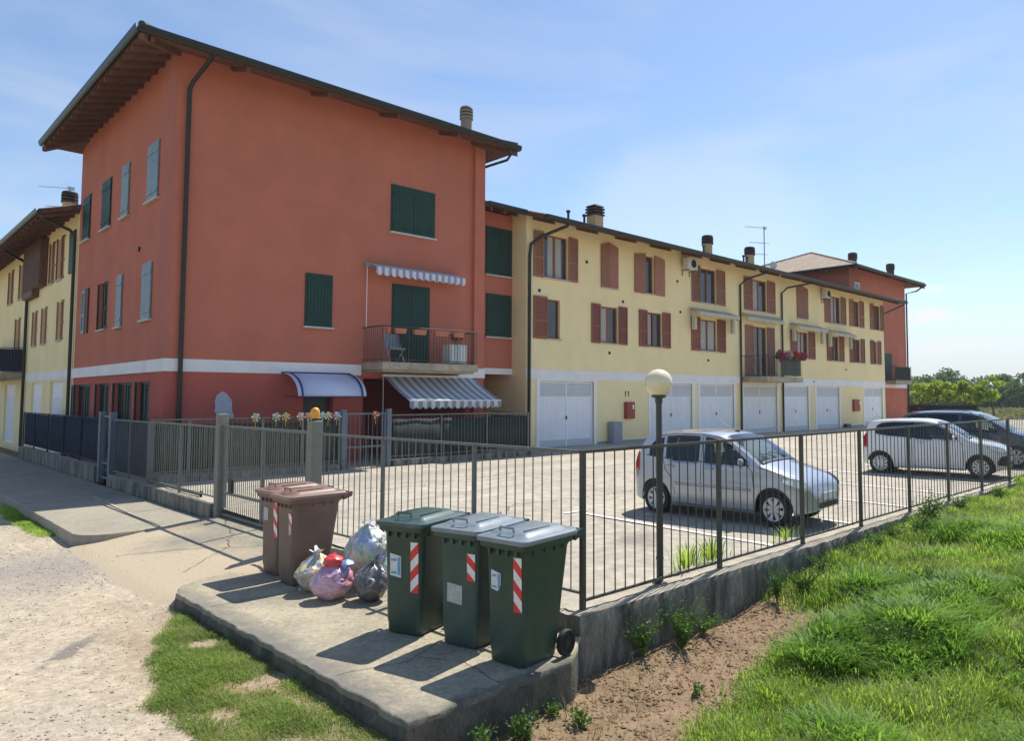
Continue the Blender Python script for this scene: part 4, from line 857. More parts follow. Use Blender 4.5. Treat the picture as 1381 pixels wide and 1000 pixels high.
for a, b in UPL:
    w_ = window(row2, FW, a, b, 6.5, 8.05, BROWN); shutter(w_, FW, a-.5, a, 6.48, 8.1, BROWN, 'louvre', hinge='b', ang=8); shutter(w_, FW, b, b+.5, 6.48, 8.1, BROWN, 'louvre', hinge='a', ang=-30)
for a, b in LOL:
    w_ = window(row2, FW, a, b, 4.2, 5.6, BROWN); shutter(w_, FW, a-.45, a, 4.18, 5.65, BROWNL, 'louvre', hinge='b', ang=12); shutter(w_, FW, b, b+.45, 4.18, 5.65, BROWNL, 'louvre', hinge='a', ang=-35)
mb = MB(); pbox(mb, FW, 30.62, 31.5, 6.5, 8.0, .01, .05); part('window', mb, GREEN, row2)
mb = MB(); pbox(mb, FW, 35.4, 39.0, 6.5, 8.4, .0, .26); pbox(mb, FW, 36.9, 39.0, 6.2, 6.498, .0, .25)
for i in range(24): pbox(mb, FW, 35.42+i*.148, 35.50+i*.148, 6.51, 8.4, .26, .275)
for i in range(2): mb.box(5.83-.24+i*.12, 5.83-.18+i*.12, 35.38, 35.4, 6.51, 8.4)
part('wooden_bay', mb, DARKWOOD, row2)
for a, b in GL:
    fr = MB(); pbox(fr, FW, a, b, .0, 2.66, -.10, -.08)
    for i in range(18): u = a+(b-a)*(i+.5)/18; pbox(fr, FW, u-.04, u+.04, .1, 2.1, -.08, -.068)
    part('garage_door', fr, WHITE, row2)
b_ = balcony(row2, FW, 39.6, 45.5, 1.15, 3.12, .26, 1.08, screen=(39.7,45.4,NAVY)); mb = MB(); mb.box(4.76, 5.80, 39.65, 39.665, 3.2, 4.15); part('privacy_screen', mb, NAVY, b_)
mb = MB(); ze2 = 8.42
mb.prism([(4.7,30.1,ze2),(10.8,30.1,ze2+6.1*.3),(16.9,30.1,ze2),(16.9,30.1,ze2-.14),(10.8,30.1,ze2+6.1*.3-.14),(4.7,30.1,ze2-.14)], (0,25.9,0)); rf2 = part('roof', mb, DARKWOOD, row2)
tl = MB(); tiles(tl, (4.7,56,ze2+.012), (4.7,30.1,ze2+.012), (1,0,0), .3, 6.1, hip=False, per=.25); part('tile_covering', tl, TILE, rf2)
gutter(rf2, (4.69,56,ze2+.012), (4.69,30.08,ze2+.012), (-1,0,0), 0)
for i in range(28): y = 30.3+i*.8; rafter(rf2, (4.72,y,ze2-.139), (5.95,y,ze2-.139+1.23*.3))
chimney(rf2, 6.6, 36.2, 8.9, 10.65, .5, CHIM, CAPB, round_=True)
downpipe(row2, [(4.68,30.6,8.35),(4.9,30.55,8.2),(5.6,30.45,7.9),(5.74,30.42,7.7),(5.74,30.42,0)], .055); downpipe(row2, [(4.68,38.9,8.35),(5.6,38.95,7.9),(5.74,39.0,7.7),(5.74,39.0,0)], .06)
red3 = thing('tower_house', 'orange tiled roof tip of another tower just showing over the left row', 'house', (5.83, 58.5, 0))
mb = MB(); wallpanel(mb, PY(58.5), 5.83, 15.7, -.3, 10.9); wallpanel(mb, FW, 58.5, 68, -.3, 10.9); mb.quad((15.7,58.5,-.3),(15.7,68,-.3),(15.7,68,10.9),(15.7,58.5,10.9)); part('wall', mb, RED, red3, fixn=False)
hip_roof(red3, 4.7, 16.8, 57.4, 69.1, 11.0, .36, TILEO, '')
# ---------------------------------------------------------------- walls and fences
def wallbox(name, x0, x1, y0, y1, z0, z1, m, lab, cat='low wall', step=.12, worn=.012):
    """old cast wall: subdivided box with worn, uneven edges"""
    bm = bmesh.new(); bmesh.ops.create_cube(bm, size=1)
    for v in bm.verts: v.co = Vector(((x0+x1)/2+v.co.x*(x1-x0), (y0+y1)/2+v.co.y*(y1-y0), (z0+z1)/2+v.co.z*(z1-z0)))
    for ax, a, b in ((0,x0,x1),(1,y0,y1),(2,z0,z1)):
        st = step if b-a > 1 else min(.07, step)
        k = max(1, min(int((b-a)/st), 420))
        for i in range(1, k):
            pl = Vector((0,0,0)); pl[ax] = a+(b-a)*i/k; no = Vector((0,0,0)); no[ax] = 1
            bmesh.ops.bisect_plane(bm, geom=bm.verts[:]+bm.edges[:]+bm.faces[:], plane_co=pl, plane_no=no)
    c = [(x0+x1)/2, (y0+y1)/2]
    for v in bm.verts:
        p = v.co; n1 = noise.noise(p*4); n2 = noise.noise(p*13+Vector((9,0,0)))
        edge = abs(p.z-z1) < .001
        p.z += (worn*.8*n2 - worn*.5*abs(n1)) if edge else 0
        for ax, a, b in ((0,x0,x1),(1,y0,y1)):
            if abs(p[ax]-a) < .001 or abs(p[ax]-b) < .001:
                s = 1 if abs(p[ax]-b) < .001 else -1
                p[ax] += s*(worn*.5*n1+worn*.4*n2) - (s*worn*1.2 if edge else 0)
    me = bpy.data.meshes.new(name); bm.to_mesh(me); bm.free(); me.materials.append(m)
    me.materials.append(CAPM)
    for p in me.polygons:
        p.use_smooth = True
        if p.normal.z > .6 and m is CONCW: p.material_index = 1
    me.set_sharp_from_angle(angle=radians(48))
    o = bpy.data.objects.new(name, me); COL.objects.link(o); return tag(o, lab, cat)
rw_ = wallbox('retaining_wall', 4.94, 46, 4.86, 5.22, -.9, .045, CONCW, 'stained concrete retaining wall running from the bins past the parked cars', 'wall', step=.13, worn=.02)
wallbox('low_wall', 4.87, 5.10, 5.225, 10.2, -.4, .03, CAPM, 'low concrete kerb wall under the fence behind the bins')
wallbox('low_wall', 4.84, 5.08, 14.05, 21.1, -.4, .18, CONCW, 'low weathered wall under the left fence beside the pavement')
wallbox('low_wall', 4.84, 5.08, 22.35, 33.2, -.4, .32, CONCW, 'shaded low wall under the dark blue screened fence')
wallbox('low_wall', 5.09, 9.42, 18.1, 18.3, -.2, .32, CONCW, 'low wall under the garden fence left of its metal gate', step=.3)
wallbox('low_wall', 10.98, 16.1, 18.1, 18.3, -.2, .34, CONCW, 'low wall under the garden fence in front of the striped awning', step=.3)

def run(name, lab, A, B, posts, zb, z0, z1, m, pr=.022, bar=.0075, step=.157, cat='fence', screen=None, sq=True, post_top=.0, skip_post=(), topr=.016):
    """railing along A-B; posts: distances; one part per post, per bay panel, per screen"""
    A, B = Vector((*A, 0)), Vector((*B, 0)); t = (B-A).normalized(); nrm = Vector((-t.y, t.x, 0)); ang = atan2(t.y, t.x)
    r = thing(name, lab, cat, (A.x, A.y, zb))
    zf = zb if callable(zb) else None
    for i, d in enumerate(posts):
        if i in skip_post: continue
        p = A+t*d; mb = MB()
        if sq: mb.obox((p.x, p.y, (zb+z1+post_top)/2), pr*2, pr*2, z1+post_top-zb, ang)
        else: mb.tube([(p.x,p.y,zb),(p.x,p.y,z1+post_top)], pr, 10)
        part('post', mb, m, r)
    for i in range(len(posts)-1):
        a, b = posts[i]+pr, posts[i+1]-pr; mb = MB(); pa, pb = A+t*a, A+t*b
        for z, h in ((z0, .012), (z1-.015, topr)):
            c = (pa+pb)/2; mb.obox((c.x, c.y, z), b-a, .03, h*2, ang)
        n = max(1, int(round((b-a+pr*2)/step)))
        for k in range(1, n):
            p = A+t*(posts[i]+(posts[i+1]-posts[i])*k/n); q = random.uniform(-.003,.003)
            mb.tube([(p.x+q,p.y,z0+.002),(p.x-q*.5,p.y,z1-.02)], bar, 6)
        part('panel', mb, m, r)
        if screen:
            s = MB(); q = nrm*screen[3]; k_ = max(2, int((b-a)/.25)); 
            for k in range(k_+1):
                p = A+t*(a+(b-a)*k/k_)+q*(1+.25*sin(k*1.7))
                s.v += [(p.x,p.y,screen[1]),(p.x,p.y,screen[2]+.012*sin(k*2.3))]
            s.f = [(2*k,2*k+2,2*k+3,2*k+1) for k in range(k_)]; s.mi = [0]*k_
            so = part('privacy_screen', s, screen[0], r, smooth=True); md = so.modifiers.new('thickness','SOLIDIFY'); md.thickness = .008
    return r
PX_ = [.02,2.37,4.43,6.35,8.40,10.45,12.6,14.75,16.9,19.05,21.2,23.35,25.5,27.65,29.8,31.95,34.1,36.25,38.4,40.5]
run('railing_fence', 'thin dark metal railing standing on the long concrete wall by the cars', (5.15,5.05), (46,5.05), PX_, .03, .125, 1.575, METALDK, .024, .0075, .157)
run('railing_fence', 'thin grey metal railing directly behind the row of bins', (5.16,5.06), (4.965,10.3), [.0,1.63,3.47,5.12], .02, .20, 1.575, GALV, .020, .0065, .14, skip_post=(0,3))
run('railing_fence', 'see-through grey railing left of the square gate post beside the pavement', (4.96,14.02), (4.96,18.2), [.0,2.1,4.16], .17, .28, 1.56, GALV, .020, .0065, .13, skip_post=(0,))
run('railing_fence', 'short dark screened fence bay right of the blue grey street gate', (4.96,18.24), (4.96,21.1), [.0,1.4,2.84], .17, .28, 1.55, GALV, .020, .0065, .13, screen=(NAVY,.30,1.50,-.03), skip_post=(2,))
run('railing_fence', 'dark blue screened fence running away along the left pavement', (4.96,22.3), (4.96,33.2), [.0,2.2,4.4,6.6,8.8,10.85], .30, .42, 1.55, NAVY, .020, .0065, .13, screen=(NAVY,.42,1.5,-.03), skip_post=(0,))
run('railing_fence', 'garden fence with weathered reed screening in front of the red wall', (5.02,18.2), (9.45,18.2), [.0,.75,1.45,2.4,3.4,4.4], .31, .42, 1.60, GALV, .03, .0065, .12, screen=(REED,.42,1.46,.04))
run('railing_fence', 'garden fence with dark green screening below the striped awning', (10.95,18.2), (16.08,18.2), [.0,1.7,3.4,5.1], .33, .44, 1.60, GALV, .02, .0065, .12, screen=(SCREEN,.44,1.47,.04), skip_post=(0,))
def gpost(x, y, w_, z0, z1, m, lab, cap=True):
    mb = MB(); mb.box(x-w_/2, x+w_/2, y-w_/2, y+w_/2, z0, z1); r = part('gate_post', mb, m, bevel=.012); tag(r, lab, 'gate post')
    return r
gpost(4.96,13.93,.17,-.15,1.79,POSTC,'square concrete gate post at the left end of the car park gate'); gpost(4.96,10.31,.17,-.15,1.75,POSTC,'square concrete gate post with the orange lamp on top')
for y, l in ((21.2,'blue grey steel gate post, nearer one of the street gate'),(22.2,'blue grey steel gate post, farther one of the street gate')): gpost(4.96,y,.15,-.1,1.72,BLUEG,l)
for x, l in ((9.53,'blue grey steel post left of the garden gate'),(10.88,'blue grey steel post right of the garden gate')): gpost(x,18.2,.14,-.05,1.76,BLUEG,l)
def gate(name, lab, A, B, zs, m, step, mids=(), verts=()):
    A, B = Vector((*A,0)), Vector((*B,0)); t = (B-A).normalized(); ang = atan2(t.y, t.x); Lh = (B-A).length; r = thing(name, lab, 'gate', (A.x,A.y,0)); z0, z1 = zs
    mb = MB()
    for z in (z0, z1, *mids): c = (A+B)/2; mb.obox((c.x,c.y,z), Lh-.04, .035, .045, ang)
    for d in (.02, Lh-.02, *verts): p = A+t*d; mb.obox((p.x,p.y,(z0+z1)/2), .05, .04, z1-z0+.04, ang)
    part('gate_frame', mb, m, r)
    mb = MB(); n = int(Lh/step)
    for k in range(1, n): p = A+t*(Lh*k/n); mb.tube([(p.x,p.y,z0),(p.x,p.y,z1)], .007, 6)
    part('bars', mb, m, r); return r, t
gt, t_ = gate('car_park_gate', 'wide grey barred metal gate into the car park left of the brown bins', (4.96,13.83), (4.96,10.41), (.02,1.57), GALV, .085, mids=(.40,), verts=(1.72,))
mb = MB(); mb.box(4.93,4.99,13.35,13.50,.42,.66); part('gate_lock', mb, BLACK, gt, bevel=.008)
gate('garden_gate', 'small barred metal gate between the two blue grey garden posts', (9.61,18.2), (10.80,18.2), (.10,1.64), BLUEG, .13, mids=(.75,))
gate('street_gate', 'narrow blue grey metal gate in the left pavement fence', (4.96,21.28), (4.96,22.12), (.05,1.60), BLUEG, .2, mids=(.42,))
mb = MB(); mb.lathe([(.001,0),(.05,0),(.05,.03)], (4.96,10.31,1.752), 16); b_ = part('orange_lamp', mb, BLACK, smooth=True); tag(b_, 'orange warning lamp on top of the concrete gate post', 'lamp')
mb = MB(); mb.lathe([(.045,.03),(.062,.06),(.065,.12),(.055,.165),(.025,.19),(.001,.195)], (4.96,10.31,1.752), 18); part('lamp_lens', mb, mat('orange_lens', (.85,.36,.015), .25, .05, 4, coat=.4), b_, smooth=True)
mb = MB(); mb.box(5.02,5.05,15.1,18.0,.20,.24); mb.box(5.02,5.05,15.1,15.15,.18,.30); tag(part('steel_rail', mb, GALV), 'loose steel rail lying on top of the low left wall', 'rail')

# ---------------------------------------------------------------- lamp post
lp = thing('street_lamp', 'dark green lamp post with a cream globe standing on the wall', 'street lamp', (6.46,5.12,.04))
mb = MB(); mb.lathe([(.038,.05),(.037,.9),(.033,2.07)], (6.46,5.12,0), 16); part('post', mb, METALDK, lp, smooth=True)
mb = MB(); mb.box(6.40,6.52,5.06,5.18,.046,.058); mb.lathe([(.06,.058),(.05,.068),(.039,.075)], (6.46,5.12,0), 16); part('base_plate', mb, METALDK, lp)
mb = MB(); mb.lathe([(.034,2.02),(.042,2.05),(.042,2.08),(.08,2.095),(.09,2.105),(.07,2.12)], (6.46,5.12,0), 20); part('collar', mb, METALDK, lp, smooth=True)
mb = MB(); R_ = .155; pr = [(max(.001, R_*sin(pi*k/24)), -R_*cos(pi*k/24)) for k in range(25)]; mb.lathe(pr, (6.46,5.12,2.255), 32); part('globe', mb, GLOBE, lp, smooth=True)
mb = MB(); mb.lathe([(.038,.3),(.044,.31),(.044,.33),(.038,.34)], (6.46,5.12,.0), 16); part('ring', mb, METALDK, lp, smooth=True)

run('railing_fence', 'short screened fence return from the garden fence back to the yellow house corner', (16.10,18.24), (16.10,20.15), [.0,1.9], .33, .44, 1.60, GALV, .02, .0065, .12, screen=(SCREEN,.44,1.47,.04))
# ---------------------------------------------------------------- wheelie bins
STR_R = mat('reflective_red', (.72,.03,.03), .35, .06, 20); STR_W = mat('reflective_white', (.80,.80,.78), .35, .05, 20); STKW = mat('paper_sticker', (.66,.70,.72), .5, .10, 30); STKB = mat('blue_print', (.16,.34,.55), .5, .3, 40)
TYRE = mat('rubber', (.018,.018,.018), .75, .25, 12)
def rrect(x0, x1, y0, y1, r, z, n=6):
    out = []
    for cx, cy, a in ((x1-r,y1-r,0),(x0+r,y1-r,90),(x0+r,y0+r,180),(x1-r,y0+r,270)):
        for k in range(n+1): th = radians(a+90*k/n); out.append((cx+r*cos(th), cy+r*sin(th), z))
    return out
def loft(mb, rings, m=0, cap0=True, cap1=True):
    o = len(mb.v); n = len(rings[0])
    for r in rings: mb.v += r
    for j in range(len(rings)-1):
        for i in range(n): mb.f.append((o+j*n+i, o+j*n+(i+1) % n, o+(j+1)*n+(i+1) % n, o+(j+1)*n+i)); mb.mi.append(m)
    if cap0: mb.f.append(tuple(o+i for i in range(n))[::-1]); mb.mi.append(m)
    if cap1: mb.f.append(tuple(o+(len(rings)-1)*n+i for i in range(n))); mb.mi.append(m)
FX = lambda z: -(.205+.02*z/.95)                     # front face position at height z
def bin_proto(name, label, group, col, lidm, stripes=(), papers=(), flip=False):
    r = thing(name, label, 'wheelie bin', (0,0,0), group=group)
    rings = []
    for z, g in ((0,-.012),(.02,0),(.08,0),(.13,.004),(.5,0),(.86,0),(.885,.012),(.89,.028),(.935,.032)):
        t = z/.95; rings.append(rrect(FX(z)-g*2.0, .235+.145*t+g, -(.19+.045*t+g), .19+.045*t+g, .055+.01*t, z))
    mb = MB(); loft(mb, rings)
    part('body', mb, col, r, smooth=True, world=False, angle=50)
    # rim teeth under the flange
    for y in (-.15,-.05,.05,.15): mb = MB(); mb.box(FX(.86)-.035, FX(.86)+.01, y-.012, y+.012, .835, .886); part('rim_lug', mb, col, r, world=False, bevel=.004)
    for x in (-.12,.02,.15,.26):
        for s in (-1,1): mb = MB(); mb.box(x-.012, x+.012, s*(.238)-.014, s*(.238)+.014, .845, .887); part('rim_lug', mb, col, r, world=False, bevel=.004)
    # lid: skirt, domed panel, front lip, hinge barrel and handle
    fx = FX(.95); mb = MB(); rg = []
    for z, g in ((.935,.040),(.955,.044),(.968,.040),(.975,.020)): rg.append(rrect(fx-g-.035, .435, -(.243+g), .243+g, .06, z))
    for z, g in ((.979,-.02),(.998,-.045),(1.012,-.075),(1.018,-.16)): rg.append(rrect(fx-g-.01, .36+g*.6, -(.243+g), .243+g, .05, z))
    loft(mb, rg); 
    for v in range(len(mb.v)):
        x, y, z = mb.v[v]; mb.v[v] = (x, y, z + .022*max(0, (x+.1))*(1 if z > .97 else .4))
    part('lid', mb, lidm, r, smooth=True, world=False, angle=38)
    mb = MB(); mb.tube([(fx+.03,-.075,1.01),(fx+.025,-.075,1.042),(fx+.025,.075,1.042),(fx+.03,.075,1.01)], .011, 8); mb.box(fx+.08, .18, -.15, -.135, 1.010, 1.026); mb.box(fx+.08, .18, .135, .15, 1.010, 1.026); part('lid_grip', mb, lidm, r, smooth=True, world=False)
    mb = MB(); mb.tube([(.485,-.27,.955),(.485,.27,.955)], .019, 10)
    for y in (-.25,-.13,.13,.25): mb.obox((.44,y,.93), .11, .03, .055, 0, 0, radians(-18))
    part('handle', mb, col, r, smooth=True, world=False)
    mb = MB(); mb.tube([(.27,-.26,.10),(.27,.26,.10)], .013, 8); part('axle', mb, BLACK, r, world=False)
    for s in (-1, 1):
        mb = MB(); y = s*.255
        prof = [(.02,-.012),(.045,-.018),(.05,-.008),(.078,-.010),(.083,-.026),(.098,-.026),(.104,-.015),(.104,.015),(.098,.026),(.083,.026),(.078,.010),(.05,.008),(.045,.018),(.02,.012)]
        mb.lathe(prof, (.275,y,.104), 28, axis='Y'); wh = part('wheel', mb, TYRE, r, smooth=True, world=False)
        h = MB(); h.lathe([(.001,-.02),(.022,-.02),(.022,.02),(.001,.02)], (.275,y,.104), 12, axis='Y'); part('hub', h, BLACK, wh, world=False)
    for (y0, y1, z0, z1, dr, kx) in stripes:           # diagonal red and white band on the front face
        o_ = .0035; st = MB(); w_ = y1-y0; n = kx; h = (z1-z0)/n; sl = h*.95
        F_ = lambda y, z: (FX(z)-.0035, y, z)
        bnd = z0-sl; k = 0
        while bnd < z1:
            lo = [(y0, bnd if dr > 0 else bnd+sl), (y1, bnd+sl if dr > 0 else bnd)]; hi = [(a, b+h) for a, b in lo]
            poly = [lo[0], lo[1], hi[1], hi[0]]
            # clip to the sticker rectangle
            def clip(P, f, v, keep):
                out = []
                for i, p in enumerate(P):
                    q = P[(i+1) % len(P)]; a, b = keep(p), keep(q)
                    if a: out.append(p)
                    if a != b: t = (v-p[1])/(q[1]-p[1]); out.append((p[0]+(q[0]-p[0])*t, v))
                return out
            poly = clip(poly, 0, z0, lambda p: p[1] >= z0); 
            if len(poly) > 2: poly = clip(poly, 0, z1, lambda p: p[1] <= z1)
            if len(poly) > 2: o0 = len(st.v); st.v += [F_(*p) for p in poly]; st.f.append(tuple(range(o0, o0+len(poly)))); st.mi.append(k % 2)
            bnd += h; k += 1
        part('warning_stripes', st, [STR_R, STR_W], r, world=False, fixn=False)
    for (pts, tone) in papers:
        st = MB(); st.add([(FX(z)-.004, y, z) for y, z in pts], [tuple(range(len(pts)))]); s_ = part('sticker', st, STKW if tone != 2 else mat('faded_sticker', (.45,.47,.45), .6, .15, 30), r, world=False, fixn=False)
        if tone == 1:
            ys_ = [p[0] for p in pts]; zs_ = [p[1] for p in pts]; y0, y1, z0, z1 = min(ys_), max(ys_), min(zs_), max(zs_); st = MB()
            for (a, b, c, d_) in ((.06,.30,.12,.85),(.40,.9,.15,.25),(.40,.9,.68,.78)): st.add([(FX(z0+(z1-z0)*c)-.006, y0+(y1-y0)*a, z0+(z1-z0)*c),(FX(z0+(z1-z0)*c)-.006, y0+(y1-y0)*b, z0+(z1-z0)*c),(FX(z0+(z1-z0)*d_)-.006, y0+(y1-y0)*b, z0+(z1-z0)*d_),(FX(z0+(z1-z0)*d_)-.006, y0+(y1-y0)*a, z0+(z1-z0)*d_)], [(0,1,2,3)])
            part('sticker_print', st, STKB, s_, world=False, fixn=False)
    return r
BG = mat('green_bin_plastic', (.028,.064,.046), .42, .15, 5, .08, 150, stain=.55, stain_col=(.10,.10,.07), stain_scale=2.2, stain_stretch=(1,1,.5), fine=.08)
BG2 = mat('blue_green_bin_plastic', (.045,.085,.074), .45, .15, 5, .08, 150, stain=.4, stain_col=(.09,.10,.085), stain_scale=2.2, stain_stretch=(1,1,.5), fine=.08)
LG = mat('green_lid', (.05,.095,.085), .34, .15, 5, .05, 100, stain=.5, stain_col=(.16,.19,.18), stain_scale=3)
LB = mat('blue_grey_lid', (.20,.24,.265), .30, .15, 5, .05, 100, stain=.5, stain_col=(.30,.32,.33), stain_scale=3)
BB = mat('sun_bleached_brown_plastic', (.155,.10,.078), .55, .15, 4, .08, 150, stain=.5, stain_col=(.22,.165,.115), stain_scale=1.8, stain_stretch=(1,1,.4), fine=.08)
LBR = mat('brown_lid', (.25,.16,.125), .38, .15, 4, .05, 100, stain=.4, stain_col=(.34,.24,.20), stain_scale=3)
GRP = 'green wheelie bins lined up on the pavement'
# y of the front face: +y is the viewer's left
b1 = bin_proto('wheelie_bin', 'green lidded wheelie bin with a large striped sticker, leftmost green one beside the bags', GRP, BG, LG, [(-.185,-.095,.37,.80,-1,5)], [([(.145,.50),(.015,.485),(.015,.67),(.145,.69)],1)])
b1.location = (4.012,6.145,-.118); b1.rotation_euler = (0,0,radians(19))
b2 = bin_proto('wheelie_bin', 'blue green wheelie bin in the middle, with a short stripe and a faded label', GRP, BG2, LB, [(-.19,-.10,.55,.77,1,3)], [([(.13,.36),(-.04,.345),(-.045,.50),(.125,.515)],2)])
b2.location = (4.18,5.475,-.118); b2.rotation_euler = (0,0,radians(14))
b3 = bin_proto('wheelie_bin', 'dark green wheelie bin nearest the wall corner, with a torn blue sticker', GRP, BG, LB, [(-.19,-.10,.42,.83,1,5)], [([(.155,.565),(.08,.55),(.045,.60),(.045,.69),(.155,.71)],1)])
b3.location = (4.19,4.81,-.118); b3.rotation_euler = (0,0,radians(7))
st = MB()
for k in range(6):                                     # side stripe of the right bin, seen in the gap
    z0 = .36+k*.078; st.add([(-.15,.200+.045*z0/.95,z0),(-.07,.200+.045*z0/.95,z0+.03),(-.07,.203+.045*(z0+.07)/.95,z0+.108),(-.15,.203+.045*(z0+.07)/.95,z0+.078)], [(0,1,2,3)], k % 2)
part('warning_stripes', st, [STR_R, STR_W], b3, world=False, fixn=False)
GB = 'brown wheelie bins by the gate'
b4 = bin_proto('wheelie_bin', 'brown bin standing behind, nearer the gate, with a stripe and a white sticker', GB, BB, LBR, [(-.19,-.10,.44,.86,1,5)], [([(.15,.62),(.04,.615),(.03,.76),(.14,.77)],2)])
b4.location = (4.13,9.32,-.118); b4.rotation_euler = (0,0,radians(5))
b5 = bin_proto('wheelie_bin', 'brown bin standing in front beside the pink bag, with a torn stripe', GB, BB, LBR, [(-.18,-.10,.66,.78,1,1.6)], [([(-.10,.54),(-.165,.56),(-.175,.64),(-.10,.67)],2)])
b5.location = (4.06,8.70,-.118); b5.rotation_euler = (0,0,radians(1))

for b_ in (b1,b2,b3,b4,b5): b_.scale = (1,1,1.08)
# ---------------------------------------------------------------- rubbish bags
def bagmat(name, cols, rough=.3, scale=4., tr=.15):
    m = bpy.data.materials.new(name); m.use_nodes = True; nt = m.node_tree; N = nt.nodes; L = nt.links; p = N['Principled BSDF']; p.inputs['Roughness'].default_value = rough; p.inputs['Coat Weight'].default_value = .5; p.inputs['Coat Roughness'].default_value = .18
    tc = N.new('ShaderNodeTexCoord'); v = N.new('ShaderNodeTexVoronoi'); v.inputs['Scale'].default_value = scale
    nn = N.new('ShaderNodeTexNoise'); nn.inputs['Scale'].default_value = 5; nn.inputs['Detail'].default_value = 4; L.new(tc.outputs['Object'], nn.inputs[0])
    ad = N.new('ShaderNodeMix'); ad.data_type = 'RGBA'; ad.inputs[0].default_value = .22; L.new(tc.outputs['Object'], ad.inputs[6]); L.new(nn.outputs[1], ad.inputs[7]); L.new(ad.outputs[2], v.inputs[0])
    s = N.new('ShaderNodeSeparateColor'); L.new(v.outputs['Color'], s.inputs[0]); r = N.new('ShaderNodeValToRGB'); r.color_ramp.interpolation = 'LINEAR'
    e = r.color_ramp.elements; e[0].color = (*cols[0],1); e[0].position = 0; e[1].color = (*cols[-1],1); e[1].position = 1
    for i, c in enumerate(cols[1:-1]): q = e.new((i+1)/(len(cols)-1)); q.color = (*c,1)
    L.new(s.outputs[0], r.inputs[0])
    n2 = N.new('ShaderNodeTexNoise'); n2.inputs['Scale'].default_value = 16; n2.inputs['Detail'].default_value = 6; L.new(tc.outputs['Object'], n2.inputs[0])
    mx = N.new('ShaderNodeMix'); mx.data_type = 'RGBA'; mx.inputs[7].default_value = (*cols[0],1); mr = N.new('ShaderNodeMapRange'); mr.inputs[1].default_value = .42; mr.inputs[2].default_value = .62; L.new(n2.outputs[0], mr.inputs[0]); mm = N.new('ShaderNodeMath'); mm.operation = 'MULTIPLY'; mm.inputs[1].default_value = .55; L.new(mr.outputs[0], mm.inputs[0]); L.new(mm.outputs[0], mx.inputs[0]); L.new(r.outputs[0], mx.inputs[6])
    L.new(mx.outputs[2], p.inputs['Base Color'])
    b = N.new('ShaderNodeBump'); b.inputs['Strength'].default_value = .7; b.inputs['Distance'].default_value = .02; n3 = N.new('ShaderNodeTexNoise'); n3.inputs['Scale'].default_value = 11; n3.inputs['Detail'].default_value = 5; n3.inputs['Distortion'].default_value = 1.6; L.new(tc.outputs['Object'], n3.inputs[0]); L.new(n3.outputs[0], b.inputs['Height']); L.new(b.outputs[0], p.inputs['Normal']); return m
def bag(loc, rx_, ry_, h, m, label, seed, lean=(0,0), knotm=None, top=.5):
    r = thing('rubbish_bag', label, 'rubbish bag', loc); mb = MB(); nu, nv = 72, 46; rnd = random.Random(seed); o3 = Vector((seed*3.1, seed*1.7, 0))
    for j in range(nv+1):
        t = j/nv; 
        # profile: flat bottom, full belly, gathered top
        rad = (sin(pi*min(1, (t*.93+.07)))**.55) if t < .55 else (sin(pi*(t*.93+.07))**.55)*(1-.55*((t-.55)/.45)**1.6*top*1.4) 
        rad = max(.03, rad); z = h*(t**.85)
        if t < .06: rad *= .8+3.3*t
        for i in range(nu):
            a = 2*pi*i/nu; d = Vector((cos(a), sin(a), t*2)); k = 1 + .22*noise.noise(d*1.4+o3) + .09*noise.noise(d*3.6+o3*2) + .04*noise.noise(d*9+o3)
            pleat = 1 + .10*max(0, t-.55)*sin(a*9+seed+3*noise.noise(d*2+o3)) ; kk = k*pleat
            crease = abs(noise.noise(Vector((cos(a)*2.6, sin(a)*2.6, t*3.0))+o3*1.3)); kk -= .09*max(0, .16-crease)/.16
            mb.v.append((rx_*rad*kk*cos(a)+lean[0]*t*t, ry_*rad*kk*sin(a)+lean[1]*t*t, z*(1+.05*noise.noise(d*2+o3))))
    for j in range(nv):
        for i in range(nu): mb.f.append((j*nu+i, j*nu+(i+1) % nu, (j+1)*nu+(i+1) % nu, (j+1)*nu+i)); mb.mi.append(0)
    mb.f.append(tuple(range(nu))[::-1]); mb.mi.append(0); mb.f.append(tuple(nv*nu+i for i in range(nu))); mb.mi.append(0)
    part('bag_body', mb, m, r, smooth=True, world=False, angle=70)
    k = MB(); c = Vector((lean[0], lean[1], h*.98)); k.lathe([(.02,-.03),(.028,0),(.022,.02),(.03,.03)], c, 12)
    for q in range(9):
        a = rnd.random()*6.28; l = rnd.uniform(.05,.11); e = c+Vector((cos(a)*l, sin(a)*l, rnd.uniform(.02,.09))); s_ = Vector((-sin(a), cos(a), 0))*rnd.uniform(.015,.03)
        k.add([c+Vector((0,0,.02)), (c+e)/2+s_, e+s_*.6, e-s_*.7, (c+e)/2-s_], [(0,1,2,3,4)])
    part('knot', k, knotm or m, r, smooth=True, world=False); return r
B1 = bagmat('clear_yellow_bag', [(.48,.50,.46),(.60,.44,.06),(.58,.55,.42),(.25,.28,.42),(.68,.46,.08),(.34,.38,.28)], .3, 9)
B2 = bagmat('pink_bag', [(.62,.30,.36),(.68,.40,.46),(.45,.32,.50),(.72,.55,.60),(.58,.22,.28),(.40,.34,.52)], .3, 7)
B3 = bagmat('clear_white_bag', [(.56,.60,.64),(.68,.70,.72),(.26,.34,.52),(.66,.46,.26),(.22,.46,.46),(.74,.75,.76),(.30,.52,.28),(.40,.36,.42)], .28, 9)
B4 = bagmat('grey_bag', [(.10,.105,.11),(.15,.15,.155),(.07,.075,.08),(.19,.19,.19)], .28, 7)
